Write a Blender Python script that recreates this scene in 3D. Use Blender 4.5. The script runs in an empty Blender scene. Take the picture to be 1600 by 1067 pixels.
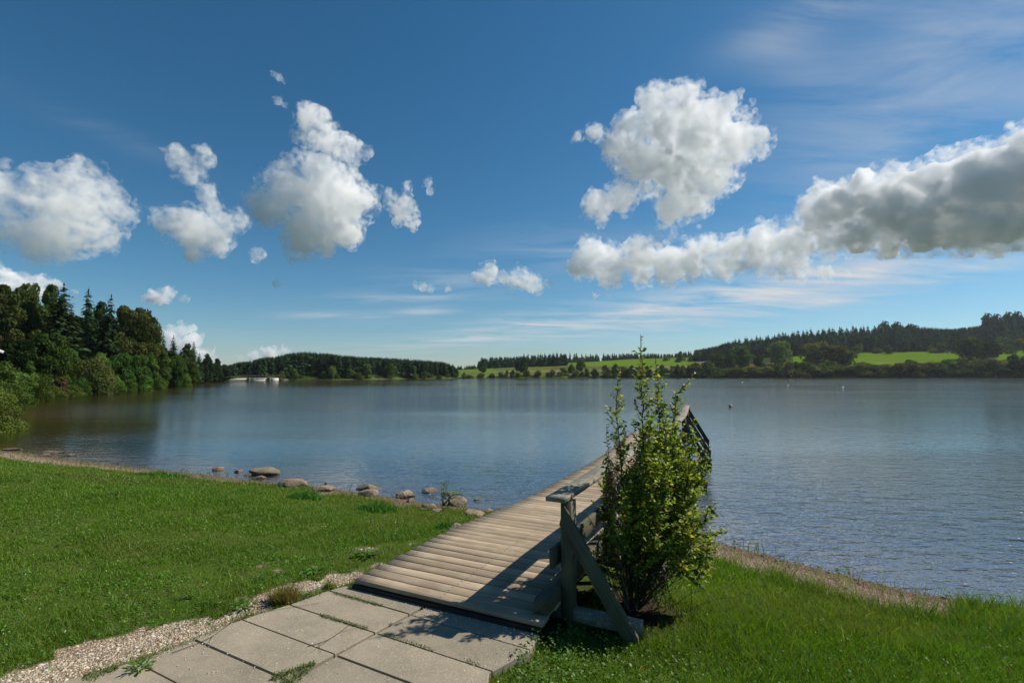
import bpy, bmesh, math, random
import numpy as np
from mathutils import Vector, Matrix
PI = math.pi
sc = bpy.context.scene
COL = sc.collection
# ------------------------------------------------------------------ camera
F = 780.0                       # focal length in pixels of the 1600 px wide photograph
PITCH = math.atan(50.5 / F)
CAMZ = 1.75
cam = bpy.data.objects.new('camera', bpy.data.cameras.new('camera'))
COL.objects.link(cam); sc.camera = cam
cam.data.sensor_width = 36.0; cam.data.lens = 36.0 * F / 1600.0
cam.data.clip_start = 0.05; cam.data.clip_end = 30000.0
cam.location = (0, 0, CAMZ); cam.rotation_euler = (PI / 2 + PITCH, 0, 0)
# ------------------------------------------------------------------ sun
SUN_EL, SUN_AZ = 43.5, 69.0     # degrees, azimuth clockwise from +Y
SD = Vector((math.sin(math.radians(SUN_AZ)) * math.cos(math.radians(SUN_EL)),
             math.cos(math.radians(SUN_AZ)) * math.cos(math.radians(SUN_EL)), math.sin(math.radians(SUN_EL))))
sun = bpy.data.objects.new('sun', bpy.data.lights.new('sun', 'SUN')); COL.objects.link(sun)
sun.data.energy = 4.9; sun.data.angle = math.radians(0.5); sun.data.color = (1.0, 0.93, 0.82)
sun.rotation_euler = (-SD).to_track_quat('-Z', 'Y').to_euler()
sc.view_settings.view_transform = 'Standard'; sc.view_settings.look = 'None'
sc.view_settings.exposure = 0.35; sc.view_settings.gamma = 1.0
sc.cycles.use_denoising = True; sc.cycles.sample_clamp_direct = 2.0; sc.cycles.sample_clamp_indirect = 6.0
sc.cycles.max_bounces = 24; sc.cycles.volume_bounces = 24; sc.cycles.diffuse_bounces = 3
sc.cycles.glossy_bounces = 3; sc.cycles.transmission_bounces = 4; sc.cycles.transparent_max_bounces = 8
sc.cycles.volume_max_steps = 256; sc.cycles.volume_step_rate = 0.35
sc.cycles.caustics_reflective = False; sc.cycles.caustics_refractive = False

def pray(px, py):
    """direction (Y = 1) of a pixel of the photograph, used to measure the place"""
    v = (533.5 - py) / F; cp, sp = math.cos(PITCH), math.sin(PITCH)
    y = cp - sp * v
    return ((px - 800) / F / y, 1.0, (sp + cp * v) / y)
def G(px, py, z=0.0):
    d = pray(px, py); k = (z - CAMZ) / d[2]
    return (d[0] * k, k)
def at(px, py, y):
    d = pray(px, py); return Vector((d[0] * y, y, CAMZ + d[2] * y))

# ------------------------------------------------------------------ sky
world = bpy.data.worlds.new("World"); sc.world = world; world.use_nodes = True
def build_sky():
    nt = world.node_tree; N = nt.nodes; L = nt.links
    bg = N['Background']
    sky = N.new('ShaderNodeTexSky'); sky.sky_type = 'NISHITA'; sky.sun_disc = False
    sky.sun_elevation = math.radians(SUN_EL); sky.sun_rotation = math.radians(SUN_AZ)
    sky.air_density = 1.0; sky.dust_density = 0.35; sky.ozone_density = 2.2; sky.altitude = 700
    hs = N.new('ShaderNodeHueSaturation'); hs.inputs['Saturation'].default_value = 1.28
    hs.inputs['Hue'].default_value = 0.484
    L.new(sky.outputs[0], hs.inputs['Color'])
    tn = N.new('ShaderNodeMix'); tn.data_type = 'RGBA'; tn.blend_type = 'MULTIPLY'; tn.inputs['Factor'].default_value = 1.0
    L.new(hs.outputs[0], tn.inputs[6]); tn.inputs[7].default_value = (.83, 1.0, 1.12, 1)
    tc = N.new('ShaderNodeTexCoord')
    def math_(op, a, b=None, clamp=False):
        m = N.new('ShaderNodeMath'); m.operation = op; m.use_clamp = clamp
        for i, x in enumerate((a, b)):
            if x is None: continue
            if isinstance(x, (int, float)): m.inputs[i].default_value = x
            else: L.new(x, m.inputs[i])
        return m.outputs[0]
    def dot(vec, v):
        m = N.new('ShaderNodeVectorMath'); m.operation = 'DOT_PRODUCT'
        L.new(vec, m.inputs[0]); m.inputs[1].default_value = v
        return m.outputs['Value']
    sp = N.new('ShaderNodeSeparateXYZ'); L.new(tc.outputs['Generated'], sp.inputs[0])
    zz = math_('ADD', sp.outputs[2], 0.10)
    u = math_('DIVIDE', sp.outputs[0], zz); v = math_('DIVIDE', sp.outputs[1], zz)
    cb = N.new('ShaderNodeCombineXYZ'); L.new(u, cb.inputs[0]); L.new(v, cb.inputs[1])
    mp = N.new('ShaderNodeMapping'); mp.inputs['Rotation'].default_value = (0, 0, 0.35); mp.inputs['Scale'].default_value = (0.7, 2.0, 1)
    L.new(cb.outputs[0], mp.inputs[0])
    no = N.new('ShaderNodeTexNoise'); no.inputs['Scale'].default_value = 1.6; no.inputs['Detail'].default_value = 9
    no.inputs['Roughness'].default_value = 0.62; no.inputs['Distortion'].default_value = 0.6
    L.new(mp.outputs[0], no.inputs['Vector'])
    base = math_('MULTIPLY', math_('SUBTRACT', no.outputs[0], 0.36), 3.4, True)
    total = None
    # high thin ice cloud: (direction, half length, half height, tilt, amount)
    for (px, py, lx, ly, tilt, amt) in ((540, 495, 70, 7, 0, .8), (665, 486, 45, 7, .06, .7), (640, 465, 90, 9, .03, .6),
                                        (700, 440, 95, 17, 0, .55), (850, 505, 125, 19, .12, 1.0), (690, 535, 160, 12, .1, .6),
                                        (1100, 480, 190, 26, .10, 1.25), (930, 400, 150, 30, .02, .3), (1270, 440, 110, 16, .1, 1.1),
                                        (1290, 12, 62, 16, .1, .6), (1225, 68, 45, 26, -.9, .3), (850, 385, 110, 26, 0, .25),
                                        (1455, 190, 150, 60, .5, .35), (1500, 75, 120, 55, 1.0, .25), (1300, 150, 120, 50, .2, .16),
                                        (1420, 415, 130, 20, .1, .22), (1505, 424, 45, 6, .12, .6), (1290, 473, 45, 4, .1, .6),
                                        (150, 200, 90, 10, -.2, .1), (80, 540, 200, 30, 0, .12)):
        c = Vector(pray(px, py)).normalized()
        r0 = Vector((c.y, -c.x, 0)).normalized(); u0 = r0.cross(c).normalized()
        a = (r0 * math.cos(tilt) + u0 * math.sin(tilt)); b = (u0 * math.cos(tilt) - r0 * math.sin(tilt))
        k = F / Vector(pray(px, py)).length
        da = math_('SUBTRACT', dot(tc.outputs['Generated'], a), a.dot(c)); da = math_('MULTIPLY', da, k / lx)
        db = math_('SUBTRACT', dot(tc.outputs['Generated'], b), b.dot(c)); db = math_('MULTIPLY', db, k / ly)
        r2 = math_('ADD', math_('MULTIPLY', da, da), math_('MULTIPLY', db, db))
        g = math_('MULTIPLY', math_('POWER', 2.71828, math_('MULTIPLY', r2, -1.0)), amt)
        total = g if total is None else math_('ADD', total, g)
    fac = math_('MULTIPLY', math_('MULTIPLY', total, base), .72, True)
    mx = N.new('ShaderNodeMix'); mx.data_type = 'RGBA'
    L.new(fac, mx.inputs['Factor']); L.new(tn.outputs[2], mx.inputs[6]); mx.inputs[7].default_value = (8.2, 8.5, 8.9, 1)
    L.new(mx.outputs[2], bg.inputs['Color']); bg.inputs['Strength'].default_value = 0.061
build_sky()

# ------------------------------------------------------------------ helpers
rng = np.random.default_rng(7)
def tag(o, label=None, cat=None, group=None, kind=None):
    if label: o['label'] = label
    if cat: o['category'] = cat
    if group: o['group'] = group
    if kind: o['kind'] = kind
    return o
def link(name, data, parent=None, loc=None, rz=0.0, sc_=None):
    o = bpy.data.objects.new(name, data); COL.objects.link(o)
    if parent: o.parent = parent
    if loc is not None: o.location = loc
    if rz: o.rotation_euler = (0, 0, rz)
    if sc_ is not None: o.scale = sc_
    return o
def npmesh(name, V, faces, mats, cols=None, mat_idx=None, smooth=False):
    """V (n,3); faces = (m,k) array; or list of such arrays (tri / quad)."""
    me = bpy.data.meshes.new(name)
    V = np.asarray(V, dtype=np.float32)
    fl = faces if isinstance(faces, list) else [faces]
    fl = [np.asarray(f, dtype=np.int32) for f in fl if len(f)]
    loops = np.concatenate([f.ravel() for f in fl]); sizes = np.concatenate([np.full(len(f), f.shape[1]) for f in fl])
    starts = np.concatenate([[0], np.cumsum(sizes)[:-1]])
    me.vertices.add(len(V)); me.vertices.foreach_set('co', V.ravel())
    me.loops.add(len(loops)); me.loops.foreach_set('vertex_index', loops)
    me.polygons.add(len(sizes)); me.polygons.foreach_set('loop_start', starts.astype(np.int32))
    me.polygons.foreach_set('loop_total', sizes.astype(np.int32))
    if mat_idx is not None: me.polygons.foreach_set('material_index', np.asarray(mat_idx, dtype=np.int32))
    if smooth: me.polygons.foreach_set('use_smooth', np.ones(len(sizes), dtype=bool))
    me.update(calc_edges=True)
    if cols is not None:
        for nm, c in (cols.items() if isinstance(cols, dict) else (('tint', cols),)):
            a = me.attributes.new(nm, 'FLOAT_COLOR', 'POINT')
            c4 = np.ones((len(V), 4), dtype=np.float32); c4[:, :3] = c
            a.data.foreach_set('color', c4.ravel())
    for m in (mats if isinstance(mats, (list, tuple)) else [mats]): me.materials.append(m)
    return me
def unit(a): return a / np.maximum(np.linalg.norm(a, axis=-1, keepdims=True), 1e-9)

class Mat:
    def __init__(s, name):
        s.m = bpy.data.materials.new(name); s.m.use_nodes = True
        s.N = s.m.node_tree.nodes; s.L = s.m.node_tree.links
        s.b = s.N['Principled BSDF']; s.out = s.N['Material Output']; s.co = None
    def coord(s, kind='Object'):
        t = s.N.new('ShaderNodeTexCoord'); return t.outputs[kind]
    def mapping(s, vec, scale=(1, 1, 1), rot=(0, 0, 0)):
        m = s.N.new('ShaderNodeMapping'); m.inputs['Scale'].default_value = scale; m.inputs['Rotation'].default_value = rot
        s.L.new(vec, m.inputs[0]); return m.outputs[0]
    def noise(s, vec, scale, detail=4, rough=.55, dist=0, out='Fac'):
        n = s.N.new('ShaderNodeTexNoise'); n.inputs['Scale'].default_value = scale; n.inputs['Detail'].default_value = detail
        n.inputs['Roughness'].default_value = rough; n.inputs['Distortion'].default_value = dist
        s.L.new(vec, n.inputs['Vector']); return n.outputs[out]
    def vor(s, vec, scale, out='Distance', rnd=1):
        n = s.N.new('ShaderNodeTexVoronoi'); n.inputs['Scale'].default_value = scale; n.inputs['Randomness'].default_value = rnd
        s.L.new(vec, n.inputs['Vector']); return n.outputs[out]
    def put(s, sock, x):
        if isinstance(x, (int, float)): sock.default_value = x
        elif isinstance(x, (tuple, list)): sock.default_value = tuple(x) + ((1,) if len(x) == 3 and len(sock.default_value) == 4 else ())
        else: s.L.new(x, sock)
    def math(s, op, a, b=0.0, clamp=False):
        m = s.N.new('ShaderNodeMath'); m.operation = op; m.use_clamp = clamp
        s.put(m.inputs[0], a); s.put(m.inputs[1], b); return m.outputs[0]
    def ramp(s, f, a, b, o0=0.0, o1=1.0):
        m = s.N.new('ShaderNodeMapRange'); m.inputs[1].default_value = a; m.inputs[2].default_value = b
        m.inputs[3].default_value = o0; m.inputs[4].default_value = o1; s.put(m.inputs[0], f); return m.outputs[0]
    def mix(s, f, a, b, mode='MIX'):
        m = s.N.new('ShaderNodeMix'); m.data_type = 'RGBA'; m.blend_type = mode
        s.put(m.inputs['Factor'], f); s.put(m.inputs[6], a); s.put(m.inputs[7], b); return m.outputs[2]
    def attr(s, nm, out='Color'):
        a = s.N.new('ShaderNodeAttribute'); a.attribute_name = nm; return a.outputs[out]
    def bump(s, h, strength=.5, dist=.01, normal=None):
        b = s.N.new('ShaderNodeBump'); b.inputs['Strength'].default_value = strength; b.inputs['Distance'].default_value = dist
        s.put(b.inputs['Height'], h)
        if normal is not None: s.L.new(normal, b.inputs['Normal'])
        return b.outputs[0]
    def set(s, **k):
        for n, v in k.items():
            s.put(s.b.inputs[n.replace('_', ' ')], v)
        return s

M = {}
def foliage_mat(name, mult=1.0, transl=.35, hue=.03, val=.35, rough=.55, spec=.25):
    """leaf colour comes from the tint attribute; every tree is a little different"""
    m = Mat(name)
    oi = m.N.new('ShaderNodeObjectInfo')
    hs = m.N.new('ShaderNodeHueSaturation')
    m.L.new(m.attr('tint'), hs.inputs['Color'])
    m.put(hs.inputs['Hue'], m.ramp(oi.outputs['Random'], 0, 1, .5 - hue, .5 + hue))
    m.put(hs.inputs['Value'], m.ramp(m.math('FRACT', m.math('MULTIPLY', oi.outputs['Random'], 7.31)), 0, 1, mult * (1 - val), mult * (1 + val)))
    c = hs.outputs[0]
    m.set(Base_Color=c, Roughness=rough); m.b.inputs['Specular IOR Level'].default_value = spec
    tr = m.N.new('ShaderNodeBsdfTranslucent'); m.L.new(m.mix(1.0, c, (1.3, 1.25, .5), 'MULTIPLY'), tr.inputs[0])
    ms = m.N.new('ShaderNodeMixShader'); ms.inputs[0].default_value = transl
    m.L.new(m.b.outputs[0], ms.inputs[1]); m.L.new(tr.outputs[0], ms.inputs[2]); m.L.new(ms.outputs[0], m.out.inputs[0])
    return m.m

def wood_mat(name, c1, c2, c3, grain=(1.2, 30, 30), lichen=0.0, nails=False):
    m = Mat(name); co = m.attr('grain', 'Vector'); ob = m.coord('Object')
    v = m.mapping(co, (1.5, 34, 34)); oi = m.attr('tint')
    n1 = m.noise(v, 1.0, 8, .72, .5); n2 = m.noise(co, 4, 4); n3 = m.noise(m.mapping(co, (2.2, 150, 150)), 1, 3)
    c = m.mix(m.ramp(n1, .32, .68), c1, c2); c = m.mix(m.ramp(n2, .45, .75, 0, .7), c, c3)
    c = m.mix(m.ramp(n3, .54, .66, 0, .65), c, tuple(x * .45 for x in c2))
    c = m.mix(m.ramp(m.noise(ob, 1.1, 4), .5, .72, 0, .45), c, tuple(x * .75 for x in c2))
    c = m.mix(1.0, c, oi, 'MULTIPLY')
    if nails:
        sp = m.N.new('ShaderNodeSeparateXYZ'); m.L.new(m.attr('nail', 'Vector'), sp.inputs[0]); dmin = None
        ay = m.math('SUBTRACT', m.math('ABSOLUTE', sp.outputs[1]), .030)
        for xx in (.085, .82, 1.56):
            ax = m.math('SUBTRACT', sp.outputs[0], xx); dd = m.math('SQRT', m.math('ADD', m.math('MULTIPLY', ax, ax), m.math('MULTIPLY', ay, ay)))
            dmin = dd if dmin is None else m.math('MINIMUM', dmin, dd)
        c = m.mix(m.ramp(dmin, .0045, .006, .9, 0), c, (.03, .022, .016)); c = m.mix(m.ramp(dmin, .006, .02, .25, 0), c, (.10, .07, .05))
    if lichen:
        l = m.noise(ob, 26, 5, .7); c = m.mix(m.ramp(l, .55, .62, 0, lichen), c, (.33, .34, .27))
    m.set(Base_Color=c, Roughness=.85); m.b.inputs['Specular IOR Level'].default_value = .2
    h = m.math('ADD', m.math('MULTIPLY', n1, 1.0), m.math('MULTIPLY', n3, .6))
    m.L.new(m.bump(h, .6, .004), m.b.inputs['Normal'])
    return m.m

M['far_needle'] = foliage_mat('far_conifer_needles', 2.3, .15, .02, .3, 1.0, .0)
M['deck'] = wood_mat('weathered_board', (.40, .315, .215), (.25, .19, .13), (.46, .38, .27), nails=True)
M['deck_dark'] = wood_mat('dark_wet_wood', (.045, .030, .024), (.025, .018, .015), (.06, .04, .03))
M['rail'] = wood_mat('grey_green_timber', (.12, .115, .075), (.065, .062, .042), (.16, .15, .11))
M['cap'] = wood_mat('lichen_timber', (.24, .22, .17), (.11, .10, .08), (.30, .28, .23), lichen=.8)
M['leaf'] = foliage_mat('shrub_leaf', 1.5, .48, .0, .0, .5, .25)
M['tree_leaf'] = foliage_mat('tree_foliage', 1.12, .32, .015, .25, .8, .06)
M['needle'] = foliage_mat('conifer_needles', 1.3, .15, .02, .3, 1.0, .0)
M['far_leaf'] = foliage_mat('far_foliage', 1.75, .30, .02, .25, 1.0, .0)
M['grass'] = foliage_mat('grass_blade', 1.5, .42, 0, 0, .5, .22)
def bark(name, a, b):
    m = Mat(name); co = m.coord(); n = m.noise(m.mapping(co, (6, 6, 1.2)), 2, 5)
    m.set(Base_Color=m.mix(n, a, b), Roughness=.9); m.L.new(m.bump(n, .8, .05), m.b.inputs['Normal']); return m.m
M['bark'] = bark('bark', (.05, .038, .028), (.11, .09, .07))
M['twig'] = bark('twig_bark', (.035, .02, .015), (.07, .04, .028))
M['dry_twig'] = bark('dry_twig_bark', (.13, .10, .07), (.22, .17, .13))
def rock_mat():
    m = Mat('boulder_stone'); co = m.coord(); oi = m.N.new('ShaderNodeObjectInfo')
    n1 = m.noise(co, 3.5, 6, .6); n2 = m.noise(co, 30, 5, .7); n3 = m.vor(m.mapping(co, (1, 1, 1)), 14)
    c = m.mix(m.ramp(n1, .38, .62), (.33, .255, .175), (.14, .11, .08))
    c = m.mix(m.ramp(n2, .5, .68, 0, .8), c, (.46, .38, .28)); c = m.mix(m.ramp(m.noise(co, 9, 6, .75, 1.5), .54, .62, 0, .6), c, (.07, .058, .045))
    c = m.mix(m.ramp(oi.outputs['Random'], 0, 1, 0, .5), c, (.15, .125, .10))
    # wet band just above the lake
    g = m.N.new('ShaderNodeNewGeometry'); s_ = m.N.new('ShaderNodeSeparateXYZ'); m.L.new(g.outputs['Position'], s_.inputs[0])
    wet = m.ramp(m.math('ADD', s_.outputs[2], m.math('MULTIPLY', n1, .06)), -.50, -.44, 1, 0)
    c = m.mix(m.math('MULTIPLY', wet, .7), c, (.045, .032, .02))
    m.set(Base_Color=m.mix(1.0, c, (1.02, .98, .92), 'MULTIPLY'), Roughness=m.ramp(wet, 0, 1, .85, .3))
    h = m.math('ADD', n1, m.math('MULTIPLY', n2, .5)); m.L.new(m.bump(h, 1.0, .05), m.b.inputs['Normal'])
    return m.m
M['rock'] = rock_mat()
def stone_bits():
    m = Mat('small_stones'); m.set(Base_Color=m.attr('tint'), Roughness=.8); return m.m
M['bits'] = stone_bits()
def plain(name, c, rough=.6, **k):
    m = Mat(name); n = m.noise(m.coord(), 9, 4)
    m.set(Base_Color=m.mix(n, tuple(x * .82 for x in c), tuple(min(1, x * 1.1) for x in c)), Roughness=rough, **k); return m.m

# ------------------------------------------------------------------ plan of the lake and the land
WZ = -0.55
near = [G(x, y, WZ) for x, y in ((0, 700), (60, 706), (150, 719), (250, 729), (330, 737), (440, 749), (520, 757), (600, 767), (700, 782), (765, 789), (810, 785))]
nearR = [(2.35, 7.9)] + [G(x, y, WZ) for x, y in ((1125, 838), (1250, 870), (1350, 893), (1420, 911), (1500, 923), (1600, 937))]
nearR += [(9, 3.4), (20, 1), (60, -3), (200, -5), (430, 20), (520, 120), (480, 280)]
far = [G(x, y, WZ) for x, y in ((1700, 590.2), (1600, 590.2), (1300, 590), (1100, 590), (900, 590.3), (800, 590.6), (640, 592), (560, 593.2), (450, 593.6), (437, 593.9), (352, 595), (330, 597), (300, 599), (290, 602), (240, 607), (180, 613), (100, 621), (60, 627), (36, 640), (10, 655))]
leftb = [(-25, 21.5), (-23, 18.5), (-19, 16.6)]
LAKE = np.array(near + nearR + far + leftb)
def lake_sd(x, y):
    """distance to the shore, positive on land"""
    P = np.stack([x, y], -1); out = np.full(len(x), 1e9); inside = np.zeros(len(x), bool)
    n = len(LAKE)
    for i in range(n):
        a, b = LAKE[i], LAKE[(i + 1) % n]; ab = b - a
        t = np.clip(((P - a) @ ab) / (ab @ ab), 0, 1)
        d = np.linalg.norm(P - (a + t[:, None] * ab), axis=1); out = np.minimum(out, d)
        c = ((a[1] > y) != (b[1] > y))
        xx = (b[0] - a[0]) * (y - a[1]) / ((b[1] - a[1]) if b[1] != a[1] else 1e-9) + a[0]
        inside ^= c & (x < xx)
    return np.where(inside, -out, out)
ZD = np.array([0, 40, 160, 250, 330, 420, 520, 620, 800, 1500, 4000.])
ZP = np.array([-3000, 0, 350, 480, 640, 705, 800, 900, 1000, 1100, 1200, 1350, 1600, 4000.])
ZT = np.array([[-.03, .6, 3, 5, 7, 9, 11, 12, 12, 12, 12], [-.03, .6, 3, 5, 7, 9, 11, 12, 12, 12, 12],
               [-.03, .1, .5, 2, 4, 5, 5, 5, 5, 5, 5], [-.03, 0, .2, 4, 8.5, 8, 7, 6, 6, 6, 6],
               [-.03, 0, .1, 1.5, 4.5, 5, 5, 5, 5, 5, 5], [-.03, 0, 0, .6, 2.5, 5, 6, 6, 6, 6, 6],
               [-.03, 0, 0, .3, 3.5, 7.5, 9, 9, 8, 8, 8], [-.03, 0, 0, .2, 3.5, 8.5, 13.5, 15, 15, 15, 15],
               [-.03, 0, 0, .2, 3, 8, 14, 20, 22, 20, 20], [-.03, 0, 0, .2, 4, 9.5, 17, 23, 28, 25, 25],
               [-.03, 0, 0, .2, 5, 12, 20, 32, 36, 30, 30], [-.03, 0, 0, .2, 6.5, 16, 26, 43, 45, 40, 40],
               [-.03, 0, 0, .2, 7.7, 18, 29, 53, 58, 55, 55], [-.03, 0, 0, .2, 7.7, 18, 29, 53, 58, 55, 55]])
def sstep(a, b, x):
    t = np.clip((x - a) / (b - a), 0, 1); return t * t * (3 - 2 * t)
def pxcol(x, y):
    return np.where(y > 1, 800 + F * x / np.maximum(y, 1), np.where(x < 0, -3000, 4000))
def vnoise(x, y, s, seed=0):
    x = x / s + seed * 17.3; y = y / s - seed * 9.1
    xi, yi = np.floor(x), np.floor(y); fx, fy = x - xi, y - yi
    fx = fx * fx * (3 - 2 * fx); fy = fy * fy * (3 - 2 * fy)
    def h(a, b):
        v = np.sin(a * 127.1 + b * 311.7 + seed * 74.7) * 43758.5453; return v - np.floor(v)
    return (h(xi, yi) * (1 - fx) + h(xi + 1, yi) * fx) * (1 - fy) + (h(xi, yi + 1) * (1 - fx) + h(xi + 1, yi + 1) * fx) * fy
# pier centre line: front-left corner, then along with a slight bend
PO = np.array(G(556, 905, .07)); TH0, TH1 = math.radians(25.7), math.radians(20.5)
_pr = np.array(G(846, 972, .07)); PW = float(np.linalg.norm(_pr - PO))
PS = [(PO[0], PO[1])]; DS = .05; PLEN = 12.6
def heading(s): return TH0 + (TH1 - TH0) * float(sstep(5.0, 10.0, np.array(s)))
for i in range(int(PLEN / DS) + 2):
    h = heading(i * DS); PS.append((PS[-1][0] + math.sin(h) * DS, PS[-1][1] + math.cos(h) * DS))
PS = np.array(PS)
def pier_z(s): return .07 + .01 * float(sstep(0, 1.0, np.array(s))) - .12 * float(sstep(1.0, 3.8, np.array(s)))
def pier(s, t, z=0.0):
    """s along, t across from the left edge, z above the walking surface"""
    i = int(max(0, min(s, PLEN)) / DS); h = heading(max(s, 0)); p = PS[i] + (s - i * DS) * np.array((math.sin(h), math.cos(h)))
    return Vector((p[0] + math.cos(h) * t, p[1] - math.sin(h) * t, pier_z(max(s, 0)) + z))
def pier_st(x, y):
    """rough pier coordinates"""
    dx, dy = x - PO[0], y - PO[1]; h = math.radians(25.5)
    return dx * math.sin(h) + dy * math.cos(h), dx * math.cos(h) - dy * math.sin(h)
def ground_z(x, y, sd=None):
    x = np.asarray(x, float); y = np.asarray(y, float)
    if sd is None: sd = lake_sd(x, y)
    d = np.hypot(x, y) * np.where(y > 0, 1, 1); c = np.clip(pxcol(x, y), ZP[0], ZP[-1])
    yy = np.clip(np.where(y > 0, y, np.abs(y) * .3), 0, 4000)
    z = np.zeros(len(x)); ic = np.clip(np.searchsorted(ZP, c) - 1, 0, len(ZP) - 2); fc = (c - ZP[ic]) / (ZP[ic + 1] - ZP[ic])
    idd = np.clip(np.searchsorted(ZD, yy) - 1, 0, len(ZD) - 2); fd = (yy - ZD[idd]) / (ZD[idd + 1] - ZD[idd])
    z = (ZT[ic, idd] * (1 - fc) + ZT[ic + 1, idd] * fc) * (1 - fd) + (ZT[ic, idd + 1] * (1 - fc) + ZT[ic + 1, idd + 1] * fc) * fd
    z = z + (vnoise(x, y, 60, 3) - .5) * sstep(100, 400, d) * 1.5
    nearf = 1 - sstep(25, 60, d)
    wb = (4.0 - .9 * sstep(1.0, 3.4, x)) * nearf + (1 - nearf) * 9.0
    up = sstep(0, 1, np.clip(sd / wb, 0, 1))
    ps, pt = pier_st(x, y)
    z = z - .09 * sstep(PW - .1, PW + .25, pt) * (1 - sstep(3, 6, ps)) * nearf * (1 - sstep(1.5, 4, x - 2))
    z = z + ((vnoise(x, y, .9, 1) - .5) * .05 + (vnoise(x, y, .3, 2) - .5) * .018) * nearf * (1 - sstep(-.9, 0., -np.abs(0))*0) * (1 - sstep(.9, .3, ps) * sstep(-.6, -.2, pt) * sstep(PW + .8, PW + .3, pt))
    land = WZ - .01 + (z - WZ) * up
    water = WZ - .01 + np.maximum(sd * .16, -2.6)
    zz = np.where(sd > 0, land, water)
    under = (pt > -.02) & (pt < PW + .05) & (ps > .0) & (ps < PLEN)
    zz = np.where(under, np.minimum(zz, -.13), zz)
    return zz
def gz(x, y): return float(ground_z(np.array([x]), np.array([y]))[0])

# paving slabs outline (plan)
PAVE = np.array([G(x, y, 0) for x, y in ((556, 911), (504, 926), (455, 944), (400, 961), (330, 986), (215, 1034), (110, 1062), (-40, 1130), (-40, 1500), (720, 1400), (764, 1052), (826, 1018), (846, 985))])
GRAV = np.array([G(x, y, 0) for x, y in ((-60, 1120), (0, 1052), (30, 1035), (110, 1000), (190, 983), (270, 962), (330, 948), (390, 928), (440, 903), (480, 898), (520, 888), (556, 876), (600, 868), (620, 872), (556, 911), (500, 930), (455, 947), (400, 964), (330, 990), (215, 1040), (110, 1075), (-20, 1150))])
def inpoly(P, x, y):
    ins = np.zeros(len(x), bool); n = len(P)
    for i in range(n):
        a, b = P[i], P[(i + 1) % n]; c = ((a[1] > y) != (b[1] > y))
        xx = (b[0] - a[0]) * (y - a[1]) / ((b[1] - a[1]) if b[1] != a[1] else 1e-9) + a[0]
        ins ^= c & (x < xx)
    return ins
def polydist(P, x, y):
    out = np.full(len(x), 1e9); Q = np.stack([x, y], -1)
    for i in range(len(P)):
        a, b = P[i], P[(i + 1) % len(P)]; ab = b - a; t = np.clip(((Q - a) @ ab) / (ab @ ab), 0, 1)
        out = np.minimum(out, np.linalg.norm(Q - (a + t[:, None] * ab), axis=1))
    return out
def gravel_w(x, y):
    d = polydist(GRAV, x, y); s = np.where(inpoly(GRAV, x, y), d, -d)
    n = (vnoise(x, y, .30, 5) - .5) * .22 + (vnoise(x, y, .09, 6) - .5) * .14
    w = sstep(-.03, .03, s + n - .075)
    for px, py, r in ((405, 886, .09), (430, 890, .07), (372, 935, .1), (640, 850, .07), (690, 862, .05), (575, 858, .12), (545, 790, .1)):
        c = G(px, py, -.03); q = np.hypot((x - c[0]) / 1.6, y - c[1]); w = np.maximum(w, sstep(r, r * .3, q + np.abs(n) * .5) * .7)
    return w
def grass_edge(x, y):
    e = np.interp(x, [-7, -5, 1.5, 2.2, 3.8, 4.6, 6], [1.0, .62, .62, 1.35, 1.3, .25, .1]) + .75 * sstep(-6, -9, x)
    return e + (vnoise(x, y, .8, 8) - .5) * .5 + (vnoise(x, y, .25, 9) - .5) * .2
def grass_w(x, y, sd):
    w = sstep(-.1, .12, sd - grass_edge(x, y)) * (1 - gravel_w(x, y))
    return w

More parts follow.
